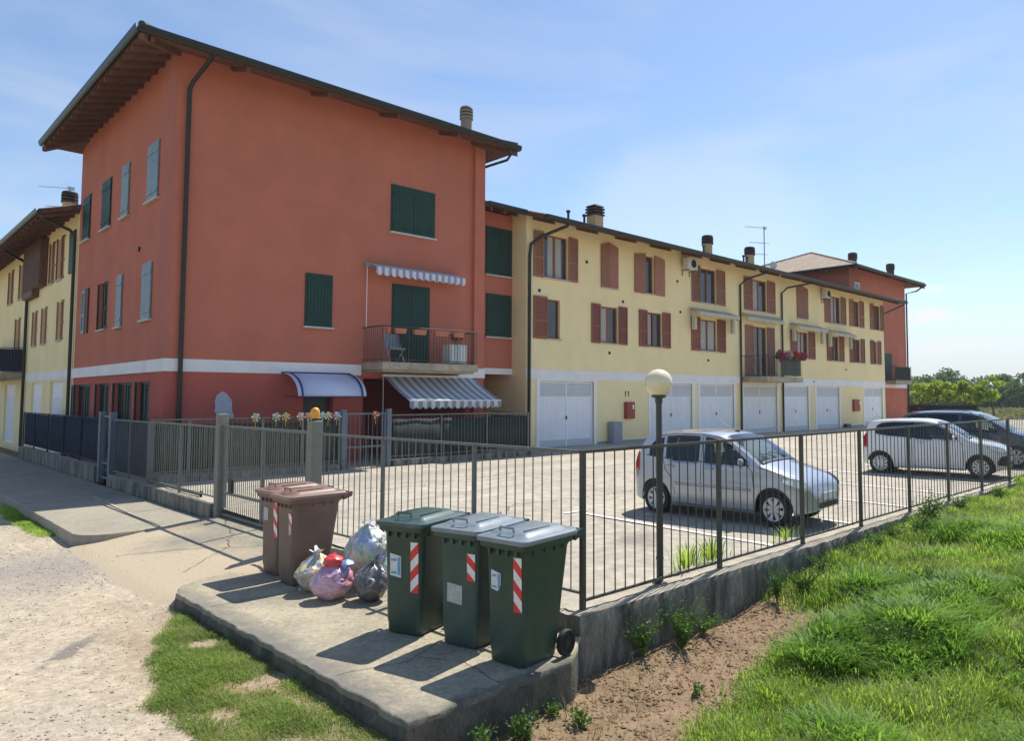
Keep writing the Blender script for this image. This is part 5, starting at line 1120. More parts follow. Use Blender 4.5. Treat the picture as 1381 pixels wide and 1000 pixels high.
RP = mat('red_plastic', (.62,.045,.05), .35, .2, 12, coat=.3); BP = mat('light_blue_plastic', (.22,.34,.66), .35, .25, 14, coat=.3); WP = mat('white_plastic', (.74,.75,.78), .35, .05, 14, coat=.3)
bag((3.97,8.16,-.115), .23, .20, .42, B1, 'clear bag with yellow and white rubbish, leftmost of the bags beside the brown bin', 3, (.02,-.02), WP)
bg = bag((3.93,7.69,-.115), .225, .21, .40, B2, 'rounded pink bag with a red bundle on top, front of the bag pile', 5, (.05,.02), RP, top=.25)
mb = MB(); mb.lathe([(.001,-.05),(.08,-.03),(.115,.02),(.10,.07),(.05,.10),(.001,.105)], (.02,.0,.37), 20); mb.v = [(x*1+.02*noise.noise(Vector((x*14,y*14,z*14))), y+.03*noise.noise(Vector((x*12,y*12,z*12+5))), z+.02*noise.noise(Vector((x*9,y*9,z*9)))) for x, y, z in mb.v]; part('red_bundle', mb, RP, bg, smooth=True, world=False)
mb = MB(); mb.lathe([(.001,-.04),(.05,-.02),(.075,.02),(.05,.05),(.001,.06)], (.13,-.10,.36), 16); mb.v = [(x+.03*noise.noise(Vector((x*14,y*14,z*14+2))), y+.03*noise.noise(Vector((x*12,y*12,z*12+5))), z+.02*noise.noise(Vector((x*19,y*9,z*9)))) for x, y, z in mb.v]; part('blue_bundle', mb, BP, bg, smooth=True, world=False)
bag((4.52,7.95,-.115), .27, .34, .70, B3, 'tall clear bag full of white and blue packaging against the fence', 8, (-.02,-.03), WP, top=.2)
bag((4.21,7.33,-.115), .205, .20, .40, B4, 'dark grey bag slumped between the pink bag and the green bin', 11, (.04,.02))
mb = MB(); mb.lathe([(.001,-.115),(.035,-.115),(.038,.0),(.038,.40),(.030,.405),(.028,.38),(.001,.38)], (4.26,6.98,0), 14); tag(part('red_tube', mb, mat('faded_red_card', (.38,.07,.045), .7, .2, 10), smooth=True), 'upright faded red tube between the grey bag and the green bins', 'tube')
mb = MB(); mb.lathe([(.001,-.03),(.05,-.03),(.075,.0),(.05,.05),(.015,.09),(.001,.1)], (4.16,6.68,-.085), 16); mb.v = [(x+.03*noise.noise(Vector((x*14,y*14,z*14+2))), y+.04*noise.noise(Vector((x*12,y*12,z*12+5))), z+.02*noise.noise(Vector((x*19,y*9,z*9)))) for x, y, z in mb.v]; tag(part('crumpled_bag', mb, WP, smooth=True), 'small crumpled white bag at the foot of the leftmost green bin', 'plastic bag')

# ---------------------------------------------------------------- things on and around the houses
def ac(x, P, z0, z1, x1, lab):
    r = thing('air_conditioner', lab, 'air conditioner', P(x, z0)); mb = MB(); pbox(mb, P, x, x1, z0, z1, .12, .42); b = part('casing', mb, ACW, r, bevel=.02)
    c = (x+(x1-x)*.6, (z0+z1)/2); mb = MB(); mb.lathe([(.19,0),(.19,-.012),(.17,-.012),(.17,0)], P(c[0], c[1], .42), 24, axis='Y')
    for k in range(5): mb.lathe([(.03+k*.03,-.006),(.036+k*.03,-.006)], P(c[0], c[1], .42), 20, axis='Y')
    part('fan_grille', mb, BLACK, r); mb = MB(); mb.lathe([(.001,.002),(.165,.002)], P(c[0], c[1], .424), 24, axis='Y'); part('fan_opening', mb, DARK, r)
    mb = MB()
    for u in (x+.12, x1-.12): pbox(mb, P, u-.02, u+.02, z0-.05, z0-.004, .0, .42); pbox(mb, P, u-.018, u+.018, z0-.28, z0-.05, .0, .035)
    part('bracket', mb, GALV, r); return r
ac(27.15, FS, 7.98, 8.52, 27.93, 'air conditioner high on the yellow wall between the third and fourth upper windows'); ac(41.0, FS, 7.98, 8.5, 41.48, 'narrow air conditioner on the far half of the yellow wall right of the arched shutter')
def small_awning(x0, x1, lab, ztop=6.22, dep=.62, drop=.28, arms=True):
    r = thing('awning', lab, 'awning', (x0, 20.2, ztop), group='faded awnings above the lower windows of the yellow row')
    mb = MB(); mb.tube([FS(x0, ztop, .09), FS(x1, ztop, .09)], .055, 10); pbox(mb, FS, x0+.1, x0+.16, ztop-.1, ztop+.05, 0, .06); pbox(mb, FS, x1-.16, x1-.1, ztop-.1, ztop+.05, 0, .06); part('roller', mb, CANVG, r, smooth=True)
    mb = MB(); n = 10
    for i in range(n): a = x0+.03+(x1-x0-.06)*i/n; b = x0+.03+(x1-x0-.06)*(i+1)/n; mb.quad(FS(a, ztop+.04, .10), FS(b, ztop+.04, .10), FS(b, ztop-.17, dep), FS(a, ztop-.17, dep))
    scallop(mb, FS, x0+.03, x1-.03, ztop-.17, .20, dep, .25); o = part('canvas', mb, CANVG, r)
    mb = MB()
    if arms:
        for u in (x0+.01, x1-.21):
            fl = MB(); pbox(fl, FS, u, u+.2, ztop-1.0, ztop-.12, .16, .34); part('side_flap', fl, CANVG, r, bevel=.03)
        pass
    if mb.v: part('arm', mb, CANVG, r)
    return r
small_awning(27.75, 31.2, 'faded awning over the fourth lower window, left of the flower balcony'); small_awning(32.3, 36.0, 'rolled awning directly over the flower balcony door', 6.35, .4, arms=False)
small_awning(37.2, 40.75, 'faded awning over the window right of the flower balcony', 6.2); small_awning(41.6, 44.6, 'faded awning over the second window right of the flower balcony, below the narrow air conditioner', 6.1)
# upper striped awning of the red house
r = thing('awning', 'retracted striped awning with wavy edge above the red house balcony', 'awning', (11.2, 20.2, 6.1)); mb = MB(); pbox(mb, FS, 11.15, 14.6, 6.05, 6.17, .02, .16); part('cassette', mb, GREYC, r, bevel=.01)
mb = MB(); n = 16
for i in range(n): a = 11.25+3.3*i/n; b = 11.25+3.3*(i+1)/n; mb.quad(FS(a,6.15,.16), FS(b,6.15,.16), FS(b,6.02,.55), FS(a,6.02,.55))
scallop(mb, FS, 11.25, 14.55, 6.02, .26, .55, .24); part('canvas', mb, CANVW, r)
mb = MB(); mb.tube([FS(11.2,6.05,.12), FS(11.2,4.2,.12)], .012, 6); part('crank_rod', mb, WHITEF, r)
# lower striped awning
r = thing('awning', 'extended grey and white striped awning below the red house balcony', 'awning', (11.85, 20.2, 2.75)); mb = MB(); n = 20; k = 5
for j in range(k+1):
    t = j/k
    for i in range(n+1): mb.v.append((11.85+3.45*i/n, 20.12-1.45*t, 2.74-.76*t-.05*sin(pi*t)))
mb.f = [(j*(n+1)+i, j*(n+1)+i+1, (j+1)*(n+1)+i+1, (j+1)*(n+1)+i) for j in range(k) for i in range(n)]; mb.mi = [0]*len(mb.f)
scallop(mb, PY(18.66), 11.85, 15.30, 1.975, .24, 0, .23); part('canvas', mb, CANV, r)
mb = MB(); mb.tube([(11.8,20.13,2.76),(15.35,20.13,2.76)], .05, 10); mb.tube([(11.85,18.67,1.985),(15.3,18.67,1.985)], .02, 8)
for x in (12.3,14.9): mb.tube([(x,20.1,2.5),(x+.3,19.4,2.15),(x,18.7,1.97)], .02, 6)
mb.tube([(11.82,20.1,2.7),(11.80,20.05,.4)], .012, 6); part('frame', mb, WHITEF, r, smooth=True)
# curved canopy over the front door
r = thing('door_canopy', 'curved white canopy with navy ribs over the red house front door', 'canopy', (8.75, 20.2, 2.1)); n = 12
cv = lambda t: (20.18-1.05*sin(t*pi/2*1.0), 2.10+.66*cos(t*pi/2))
mb = MB()
for j in range(n+1):
    y, z = cv(j/n)
    for x in (8.72,10.72): mb.v.append((x,y,z))
mb.f = [(2*j,2*j+1,2*j+3,2*j+2) for j in range(n)]; mb.mi = [0]*n; o = part('canopy_sheet', mb, POLYC, r, smooth=True); md = o.modifiers.new('thickness','SOLIDIFY'); md.thickness = .012
for x in (8.84,10.60):
    mb = MB(); mb.tube([(x, cv(j/n)[0], cv(j/n)[1]+.012) for j in range(n+1)], .028, 8); mb.tube([(x,20.15,2.12),(x,cv(1)[0]+.02,2.10)], .014, 6); part('rib', mb, BLUED, r, smooth=True)
mb = MB(); mb.tube([(8.70,20.16,2.77),(10.74,20.16,2.77)], .03, 8); mb.tube([(8.70,cv(1)[0],2.10),(10.74,cv(1)[0],2.10)], .016, 8); part('edge_rail', mb, BLUED, r, smooth=True)
# white plaque on the red wall
mb = MB(); P = [(6.98,1.98),(7.03,2.14),(7.16,2.24),(7.25,2.20),(7.40,2.02),(7.42,1.72),(7.47,1.60),(7.42,1.50),(7.33,1.60),(7.10,1.62),(6.98,1.70),(7.0,1.84)]; mb.prism([FS(u, z, 0) for u, z in P], (0,-.03,0)); tag(part('wall_plaque', mb, mat('pale_plaster', (.52,.53,.56), .8, .15, 7, col2=(.40,.42,.46))), 'pale irregular plaque fixed to the red wall above the fence', 'plaque')
# balcony contents
def chairb(x, y, z):
    r = thing('folding_chair', 'grey folded chair at the left end of the red house balcony', 'chair', (x,y,z)); c = MB(); c.prism([(x-.24,y-.02,z+.40),(x+.24,y-.02,z+.40),(x+.20,y+.10,z+.86),(x-.20,y+.10,z+.86)], (0,.02,0)); part('backrest', c, mat('grey_fabric', (.23,.27,.30), .9, .2, 8), r)
    c = MB(); c.obox((x,y-.16,z+.40), .48,.36,.03); part('seat', c, MATS['grey_fabric'], r)
    for dx_ in (-.23,.23): c = MB(); c.tube([(x+dx_,y-.3,z),(x+dx_,y+.1,z+.88)], .012, 6); c.tube([(x+dx_,y+.12,z),(x+dx_,y-.3,z+.42)], .012, 6); part('leg', c, ALU, r)
chairb(11.62,19.3,3.12)
cb = thing('balcony_cabinet', 'pale metal cabinet at the right end of the red house balcony', 'cabinet', (13.9,19.35,3.12)); mb = MB(); mb.box(13.58,14.22,19.1,19.55,3.15,3.76); part('body', mb, ACW, cb, bevel=.01); mb = MB(); mb.box(13.62,13.89,19.085,19.098,3.18,3.73); mb.box(13.91,14.18,19.085,19.098,3.18,3.73); part('door', mb, ALU, cb)

pl = thing('pot_plant', 'small dark plant in a pot on the pale balcony cabinet', 'plant', (13.95,19.3,3.77)); mb = MB(); mb.lathe([(.001,0),(.07,0),(.09,.14),(.08,.14),(.001,.12)], (13.95,19.3,3.77), 14); part('pot', mb, TERRA, pl, smooth=True); mb = MB(); leaf_quads(mb, (13.95,19.3,4.02), 160, (.2,.15,.16), .06); part('leaves', mb, LEAFH, pl, fixn=False)
def planter(x0, x1, lab, z=4.12, y=19.02, flowers=None, m=TERRA, grp='terracotta planters on the red house balcony rail'):
    r = thing('planter_box', lab, 'planter', (x0,y,z), group=grp); mb = MB(); h = .15; mb.add([(x0+.03,y-.13,z-h),(x1-.03,y-.13,z-h),(x1-.03,y-.03,z-h),(x0+.03,y-.03,z-h),(x0,y-.16,z),(x1,y-.16,z),(x1,y-.01,z),(x0,y-.01,z)], [(0,3,2,1),(0,1,5,4),(1,2,6,5),(2,3,7,6),(3,0,4,7),(4,5,6,7)]); part('box', mb, m, r, bevel=.006)
    return r
for a, b, l in ((11.2,11.32,'at the left corner'),(11.47,11.86,'left of the door'),(12.12,12.56,'in front of the door'),(12.86,13.36,'right of the door'),(13.56,13.96,'before the pale cabinet')): planter(a, b, 'terracotta planter hung on the red house balcony rail, '+l)
for i, (x0, x1, pm, l) in enumerate(((33.1,33.9,PETALM,'magenta flowers spilling over the left part of the yellow row balcony'),(33.95,34.6,PETALW,'pale and purple flowers in the middle left of the yellow row balcony'),(34.65,35.35,PETALR,'red flowers in the middle right of the yellow row balcony'),(35.4,36.15,PETAL,'bright pink flowers at the right corner of the yellow row balcony'))):
    r = planter(x0, x1, l, 4.16, 18.80, m=MATS['dark_green_paint'], grp='flower boxes on the yellow row balcony')
    mb = MB(); leaf_quads(mb, ((x0+x1)/2,18.72,4.2), 220, ((x1-x0)/2,.16,.16), .07, up=.2); part('foliage', mb, WEED, r, fixn=False)
    mb = MB(); leaf_quads(mb, ((x0+x1)/2,18.66,4.26-(.08 if i == 0 else 0)), 520, ((x1-x0)/2*1.02,.20,.22 if i else .34), .075, up=.2, aspect=1.1); part('flowers', mb, pm, r, fixn=False)
# meter boxes, cabinet, house number
def mbox(x0, x1, z0, z1, lab):
    r = thing('meter_box', lab, 'meter box', (x0,20.2,z0), group='red boxes on the yellow wall'); mb = MB(); pbox(mb, FS, x0, x1, z0, z1, 0, .14); part('box', mb, REDBOX, r, bevel=.01); mb = MB(); pbox(mb, FS, x0+.03, x1-.03, z0+.03, z1-.03, .14, .148); part('door', mb, REDBOX, r)
    mb = MB(); pbox(mb, FS, x1-.17, x1-.07, z1-.30, z1-.12, .148, .152); part('window', mb, WHITEF, r); mb = MB(); pbox(mb, FS, x1-.185, x1-.055, z1-.315, z1-.105, .1475, .1505); part('window_frame', mb, BLACK, r)
mbox(23.15, 23.70, 1.18, 1.88, 'red box with a small white window, below the house number near the first garage'); mbox(45.1, 45.95, 1.18, 1.92, 'red box on the far part of the yellow wall, left of the last garage')
mb = MB(); mb.box(22.10,22.66,19.85,20.17,.1,1.08); gc = part('utility_cabinet', mb, GREYC, bevel=.015); tag(gc, 'tall grey utility cabinet standing against the yellow wall', 'cabinet'); mb = MB(); mb.box(22.14,22.62,19.838,19.848,.2,1.02); part('door', mb, GREYC, gc)
mb = MB(); mb.box(43.75,44.35,19.95,20.17,.1,.42); tag(part('utility_cabinet', mb, BLACK, bevel=.015), 'low dark box at the foot of the far yellow wall between garages', 'cabinet')
mb = MB()
for u in (23.23,23.42): pbox(mb, FS, u, u+.045, 2.10, 2.34, .003, .012); mb.prism([FS(u-.045,2.27,.003),FS(u,2.34,.003),FS(u,2.295,.003)], (0,-.009,0))
tag(part('house_number', mb, BLACK), 'small dark house number 11 above the red box', 'house number')
# antennas and dish
def antenna(x, y, z0, z1, lab, s=1.):
    r = thing('tv_antenna', lab, 'antenna', (x,y,z0)); mb = MB(); mb.tube([(x,y,z0),(x,y,z1)], .03*s, 8); part('mast', mb, GALV, r)
    for z, l, n in ((z1-.05,1.3*s,8),(z1-1.0*s,1.0*s,6),(z1-1.7*s,.7*s,4)):
        mb = MB(); d = Vector((-.85,.5,0)).normalized(); mb.tube([Vector((x,y,z))+d*.2, Vector((x,y,z))+d*-l*.35], .014*s, 6) if z < z1-.1 else None; mb.tube([Vector((x,y,z)), Vector((x,y,z))+d*l], .014*s, 6)
        c = Vector((-d.y,d.x,0))
        for k in range(n): p = Vector((x,y,z))+d*l*(k+.5)/n; mb.tube([p-c*.22*s, p+c*.22*s], .006*s, 5)
        if z > z1-.1: p = Vector((x,y,z)); mb.obox(p-d*.05, .28*s,.1*s,.14*s)
        part('aerial', mb, ALU, r)
antenna(39.45, 23.0, 9.7, 12.5, 'thin tv antenna on the yellow row roof right of the chimneys'); antenna(7.0, 38.5, 9.0, 11.35, 'small tv antenna left of the chimney on the left row', .9)
ds = thing('satellite_dish', 'small satellite dish beside the antenna on the yellow roof', 'satellite dish', (39.9,22.2,9.5)); mb = MB(); mb.lathe([(.001,.0),(.10,.01),(.17,.035),(.23,.07),(.225,.08),(.16,.045),(.001,.012)], (0,0,0), 24, axis='Y'); Rm = Matrix.Rotation(radians(-35),3,'Z'); mb.v = [tuple(Rm @ Vector(v)+Vector((39.0,22.1,9.98))) for v in mb.v]; part('dish', mb, ACW, ds, smooth=True); mb = MB(); mb.tube([(39.0,22.25,9.4),(39.0,22.2,9.95)], .025, 8); part('mast', mb, GALV, ds)
# paper pinwheels along the garden fence
PW = [mat('paper_white', (.72,.72,.66), .6, .05, 5), mat('paper_green', (.35,.62,.30), .6, .05, 5), mat('paper_pink', (.75,.42,.35), .6, .05, 5), mat('paper_orange', (.78,.50,.18), .6, .05, 5), mat('paper_blue', (.35,.42,.75), .6, .05, 5), mat('paper_teal', (.30,.60,.60), .6, .05, 5), mat('paper_red', (.7,.1,.1), .6, .05, 5)]
for x, a, b, l in ((7.22,0,1,'white and green paper pinwheel, leftmost on the garden fence'),(7.72,1,0,'pale green paper pinwheel, left of a similar one on the garden fence'),(7.96,1,3,'yellow green paper pinwheel left of the pink ones on the fence'),(8.34,2,0,'pink paper pinwheel left of the concrete gate post lamp'),(8.55,2,3,'pink and orange paper pinwheel just left of the orange lamp'),(8.92,5,0,'teal paper pinwheel right of the orange lamp'),(9.08,3,0,'orange paper pinwheel right of the teal one'),(9.32,4,0,'blue paper pinwheel, right end of the garden fence beside the post'),(10.45,2,6,'pink and red paper pinwheel on the small garden gate')):
    r = thing('pinwheel', l, 'pinwheel', (x,18.14,1.62), group='paper pinwheels on the garden fence'); 
    for h_ in (0,1):
        mb = MB()
        for k in range(3):
            th = 2*pi*(2*k+h_)/6+x; c = Vector((x,18.12,1.60)); p = lambda rr, t_, yy: c+Vector((cos(t_)*rr, yy, sin(t_)*rr)); mb.add([c, p(.10,th-.35,-.03), p(.12,th,.0), p(.09,th+.4,.03)], [(0,1,2,3)])
        part('petals', mb, [PW[a], PW[b]][h_], r, fixn=False)
    mb = MB(); mb.lathe([(.001,-.03),(.02,-.02),(.02,0)], (x,18.10,1.60), 10, axis='Y'); mb.tube([(x,18.14,1.60),(x,18.15,1.35)], .006, 5); part('stick', mb, PW[3], r)
# ---------------------------------------------------------------- cars
def paint(name, col, metal=0., rough=.35):
    return mat(name, col, rough, .03, 3, metal=metal, coat=1., spec=.5, stain=.12, stain_col=tuple(c*.75 for c in col), stain_scale=2)
SILVER = paint('silver_car_paint', (.40,.42,.46), .45, .28); WHITEC = paint('white_car_paint', (.74,.75,.75), 0, .3); NAVYC = paint('dark_blue_car_paint', (.012,.022,.045), .2, .25)
def carglass(name, tint, fres):
    m = bpy.data.materials.new(name); m.use_nodes = True; nt = m.node_tree; N = nt.nodes; L = nt.links; N.remove(N['Principled BSDF'])
    t = N.new('ShaderNodeBsdfTransparent'); t.inputs[0].default_value = (*tint, 1); g = N.new('ShaderNodeBsdfGlossy'); g.inputs['Roughness'].default_value = .02; g.inputs[0].default_value = (.9,.95,1,1)
    f = N.new('ShaderNodeFresnel'); f.inputs[0].default_value = fres; x = N.new('ShaderNodeMixShader'); L.new(f.outputs[0], x.inputs[0]); L.new(t.outputs[0], x.inputs[1]); L.new(g.outputs[0], x.inputs[2]); L.new(x.outputs[0], N['Material Output'].inputs[0]); return m
TRIM = mat('black_trim', (.015,.015,.016), .5, .1, 10); CGLASS = carglass('tinted_car_glass', (.42,.48,.48), 1.55); PRIV = carglass('privacy_car_glass', (.06,.075,.08), 1.55); SEAT = mat('car_interior', (.06,.065,.07), .8, .2, 8)
WSG = carglass('windscreen_glass', (.62,.70,.69), 1.9)
HEADL = mat('headlight_lens', (.55,.60,.62), .08, .25, 22, metal=.6, coat=1.); TAILL = mat('tail_light_lens', (.42,.015,.012), .15, .1, 10, coat=1.); AMBER = mat('amber_lens', (.8,.3,.03), .2, .1, 10)
HUB = mat('wheel_cover_silver', (.50,.51,.53), .35, .08, 20, metal=.5); PLATE = mat('number_plate', (.72,.73,.72), .4, .1, 40)
class Car:
    def __init__(c, L_, W_, H_, top, belt, plan, arches, R_, tumble, zb=.19, crown=.05):
        c.L, c.W, c.H = L_, W_, H_; c.top, c.belt, c.plan, c.arches, c.R, c.tumble, c.zb, c.crown = top, belt, plan, arches, R_, tumble, zb, crown
        c.spl = {}
    def interp(c, tab, s):
        """smooth monotone interpolation through (s, v) knots"""
        X = [p[0] for p in tab]; Y = [p[1] for p in tab]
        if s <= X[0]: return Y[0]
        if s >= X[-1]: return Y[-1]
        i = max(k for k in range(len(X)-1) if X[k] <= s)
        def m_(k):
            if k <= 0 or k >= len(X)-1: return 0 if k <= 0 and False else (Y[min(k+1,len(X)-1)]-Y[max(k-1,0)])/(X[min(k+1,len(X)-1)]-X[max(k-1,0)])
            a = (Y[k]-Y[k-1])/(X[k]-X[k-1]); b = (Y[k+1]-Y[k])/(X[k+1]-X[k])
            return 0 if a*b <= 0 else 2*a*b/(a+b)
        h = X[i+1]-X[i]; t = (s-X[i])/h; 
        return Y[i]*(1+2*t)*(1-t)**2 + m_(i)*h*t*(1-t)**2 + Y[i+1]*t*t*(3-2*t) + m_(i+1)*h*t*t*(t-1)
    def zt(c, s): return c.interp(c.top, s)
    def zbelt(c, s): return c.interp(c.belt, s)
    def hw(c, s, z):
        w = c.interp(c.plan, s); zb_ = c.zbelt(s)
        if z <= zb_:
            q = (z-.62)/.5; w *= 1-.05*max(0, -q)**2*1.6-.035*max(0, q)**2
            w += .012*math.exp(-((z-.62)/.10)**2)
        else: w *= (1-.035*((zb_-.62)/.5)**2) if zb_ > .62 else 1; w -= c.tumble*(z-zb_)+.12*max(0, z-zb_-.25)**2
        return max(.05, w)
    def bottom(c, s):
        z = c.zb + (.10*max(0, (.35-s)/.35)**1.2 if s < .35 else 0) + (.10*max(0, (s-(c.L-.35))/.35) if s > c.L-.35 else 0)
        for a in c.arches:
            if abs(s-a) < c.R: z = max(z, .29+sqrt(c.R**2-(s-a)**2))
        return z
    def P(c, s, z, side=1, off=0.):
        w = c.hw(s, z); e = .01
        n = Vector((1, -(c.hw(s+e, z)-c.hw(s-e, z))/(2*e), -(c.hw(s, z+e)-c.hw(s, z-e))/(2*e))).normalized()
        return Vector(((w+n.x*off)*side, s-c.L/2+n.y*off, z+n.z*off))
    def shoulder(c, s): return min(c.crown+.03*0, .5*(c.zt(s)-c.bottom(s)))
    def Tp(c, s, v, off=0.):
        """top skin: v -1..1 across"""
        zt_ = c.zt(s); cr = c.shoulder(s); w = c.hw(s, zt_-cr); x = w*v; z = zt_-cr+cr*(1-abs(v)**3.2)
        e = .012; dz = (c.zt(s+e)-c.zt(s-e))/(2*e); n = Vector((0, -dz, 1)).normalized()
        return Vector((x, s-c.L/2+n.y*off, z+n.z*off))
    def body(c, name, label, paint_, loc, yaw):
        r = thing(name, label, 'car', (0,0,0)); c.r = r
        S = sorted(set([round(c.L*i/110, 4) for i in range(111)] + [.012,.03,.06,.09,.13] + [c.L-.012,c.L-.03,c.L-.06,c.L-.09] + [round(a+sg*c.R*q, 4) for a in c.arches for sg in (-1,1) for q in (1.0,.995,.97,.93,.87,.78,.66,.5,.33,.16)]))
        nr = 16; nt_ = 12; rings = []
        for s in S:
            b = c.bottom(s); t = c.zt(s)-c.shoulder(s); t = max(t, b+.01); ring = []
            side = [(c.hw(s, b+(t-b)*(j/nr)), b+(t-b)*(j/nr)) for j in range(nr+1)]
            top = [c.Tp(s, 1-2*k/nt_) for k in range(1, nt_)]
            ring += [(w, s-c.L/2, z) for w, z in side] + [tuple(p) for p in top] + [(-w, s-c.L/2, z) for w, z in side[::-1]]
            rings.append(ring)
        mb = MB(); n = len(rings[0])
        for rg in rings: mb.v += rg
        for j in range(len(rings)-1):
            for i in range(n-1): mb.f.append((j*n+i, j*n+i+1, (j+1)*n+i+1, (j+1)*n+i)); mb.mi.append(0)
        mb.f.append(tuple(range(n))); mb.f.append(tuple((len(rings)-1)*n+i for i in range(n))[::-1]); mb.mi += [0,0]
        bd = part('body', mb, paint_, r, smooth=True, world=False, angle=32)
        md = bd.modifiers.new('thickness','SOLIDIFY'); md.thickness = .025; md.offset = -1
        u = MB(); u.box(-c.W*.38, c.W*.38, -c.L/2+.3, c.L/2-.3, .24, .55)
        for a in c.arches:
            for sg in (-1,1): u.box(min(sg*c.W*.30, sg*c.W*.455), max(sg*c.W*.30, sg*c.W*.455), a-c.L/2-c.R*.97, a-c.L/2+c.R*.97, .40, .64)
        u.box(-c.W*.42, c.W*.42, -c.L/2+c.arches[0]+c.R, -c.L/2+c.arches[1]-c.R, .20, .34)
        part('underbody', u, TRIM, r, world=False)
        return r
    def patch(c, name, poly_lo, poly_hi, s0, s1, m, parent=None, n=16, rows=6, off=.005, sides=(1,-1), offz=0):
        for sd_ in sides:
            mb = MB()
            for i in range(n+1):
                s = s0+(s1-s0)*i/n; a, b = c.interp(poly_lo, s), c.interp(poly_hi, s)
                for j in range(rows+1): mb.v.append(tuple(c.P(s, a+(b-a)*j/rows, sd_, off)))
            mb.f = [(i*(rows+1)+j, i*(rows+1)+j+1, (i+1)*(rows+1)+j+1, (i+1)*(rows+1)+j) for i in range(n) for j in range(rows)]; mb.mi = [0]*len(mb.f)
            o = part(name, mb, m, parent or c.r, smooth=True, world=False, angle=60)
            if name not in ('side_window',): md = o.modifiers.new('thickness','SOLIDIFY'); md.thickness = .006; md.offset = 0
        return o
    def toppatch(c, name, s0, s1, v0, v1, m, n=14, off=.005, parent=None, vn=14, taper=0.):
        mb = MB()
        for i in range(n+1):
            s = s0+(s1-s0)*i/n
            for k in range(vn+1): v = v0+(v1-v0)*k/vn; mb.v.append(tuple(c.Tp(s, v*(1-taper*abs(i/n)), off)))
        mb.f = [(i*(vn+1)+k, i*(vn+1)+k+1, (i+1)*(vn+1)+k+1, (i+1)*(vn+1)+k) for i in range(n) for k in range(vn)]; mb.mi = [0]*len(mb.f)
        o = part(name, mb, m, parent or c.r, smooth=True, world=False, angle=60)
        if name not in ('windscreen','rear_window'): md = o.modifiers.new('thickness','SOLIDIFY'); md.thickness = .006; md.offset = 0
        return o
    def cut(c, sides, tops, seats=True):
        """open the shell behind the panes and furnish the inside"""
        bd = [q for q in children(c.r) if q.name.startswith('body')][0]; bm = bmesh.new(); bm.from_mesh(bd.data); kill = []
        for f in bm.faces:
            p = f.calc_center_median(); s = p.y+c.L/2; z = p.z; hit = False; zt_ = c.zt(s)-c.shoulder(s)
            if z < zt_+.002 and abs(p.x) > c.hw(s, z)-.06:
                for lo, hi, a, b in sides:
                    if a+.02 < s < b-.02 and c.interp(lo, s)+.012 < z < c.interp(hi, s)-.012: hit = True
            w = c.hw(s, zt_)
            if z >= zt_-.01:
                for a, b, v in tops:
                    if a+.015 < s < b-.015 and abs(p.x) < w*v-.02: hit = True
            if hit: kill.append(f)
        bmesh.ops.delete(bm, geom=kill, context='FACES'); bm.to_mesh(bd.data); bm.free()
        a0, a1 = c.arches; y0 = -c.L/2; mb = MB(); W = c.W*.40; bz = c.zbelt(1.8)-.06
        mb.box(-W, W, y0+.95, y0+a1+.35, .34, .37)
        for sg in (-1,1): mb.box(min(sg*W,sg*(W+.03)), max(sg*W,sg*(W+.03)), y0+1.15, y0+a1+.3, .34, bz)
        mb.box(-W, W, y0+.90, y0+1.22, .5, c.zbelt(1.0)-.01); part('dashboard', mb, SEAT, c.r, world=False, bevel=.03)
        for x in (-.34,.34):
            for (sy, k) in ((1.85,1),(2.72,1)):
                mb = MB(); mb.obox((x, y0+sy-.12, .52), .44, .48, .14, 0, radians(-6)); mb.obox((x, y0+sy+.16, .82), .42, .12, .56, 0, radians(-14)); mb.obox((x, y0+sy+.25, 1.17), .24, .09, .17, 0, radians(-10)); part('seat', mb, SEAT, c.r, world=False, bevel=.04, seg=3)
        mb = MB(); R_ = Matrix.Rotation(radians(62),3,'X'); mb.tube([Vector((-.34,y0+1.42,.93))+R_ @ Vector((cos(2*pi*k/20)*.17, sin(2*pi*k/20)*.17, 0)) for k in range(21)], .014, 6, caps=False); part('steering_wheel', mb, SEAT, c.r, world=False)
        mb = MB(); mb.obox((0, y0+1.62, c.zt(1.62)-.12), .2, .02, .06); part('rear_view_mirror', mb, TRIM, c.r, world=False)
    def seam(c, pts, m=None, wd=.006, name='door_seam', parent=None, sides=(1,-1), off=.001):
        for sd_ in sides: mb = MB(); mb.tube([c.P(s, z, sd_, off) for s, z in pts], wd, 5); part(name, mb, m or TRIM, parent or c.r, world=False)
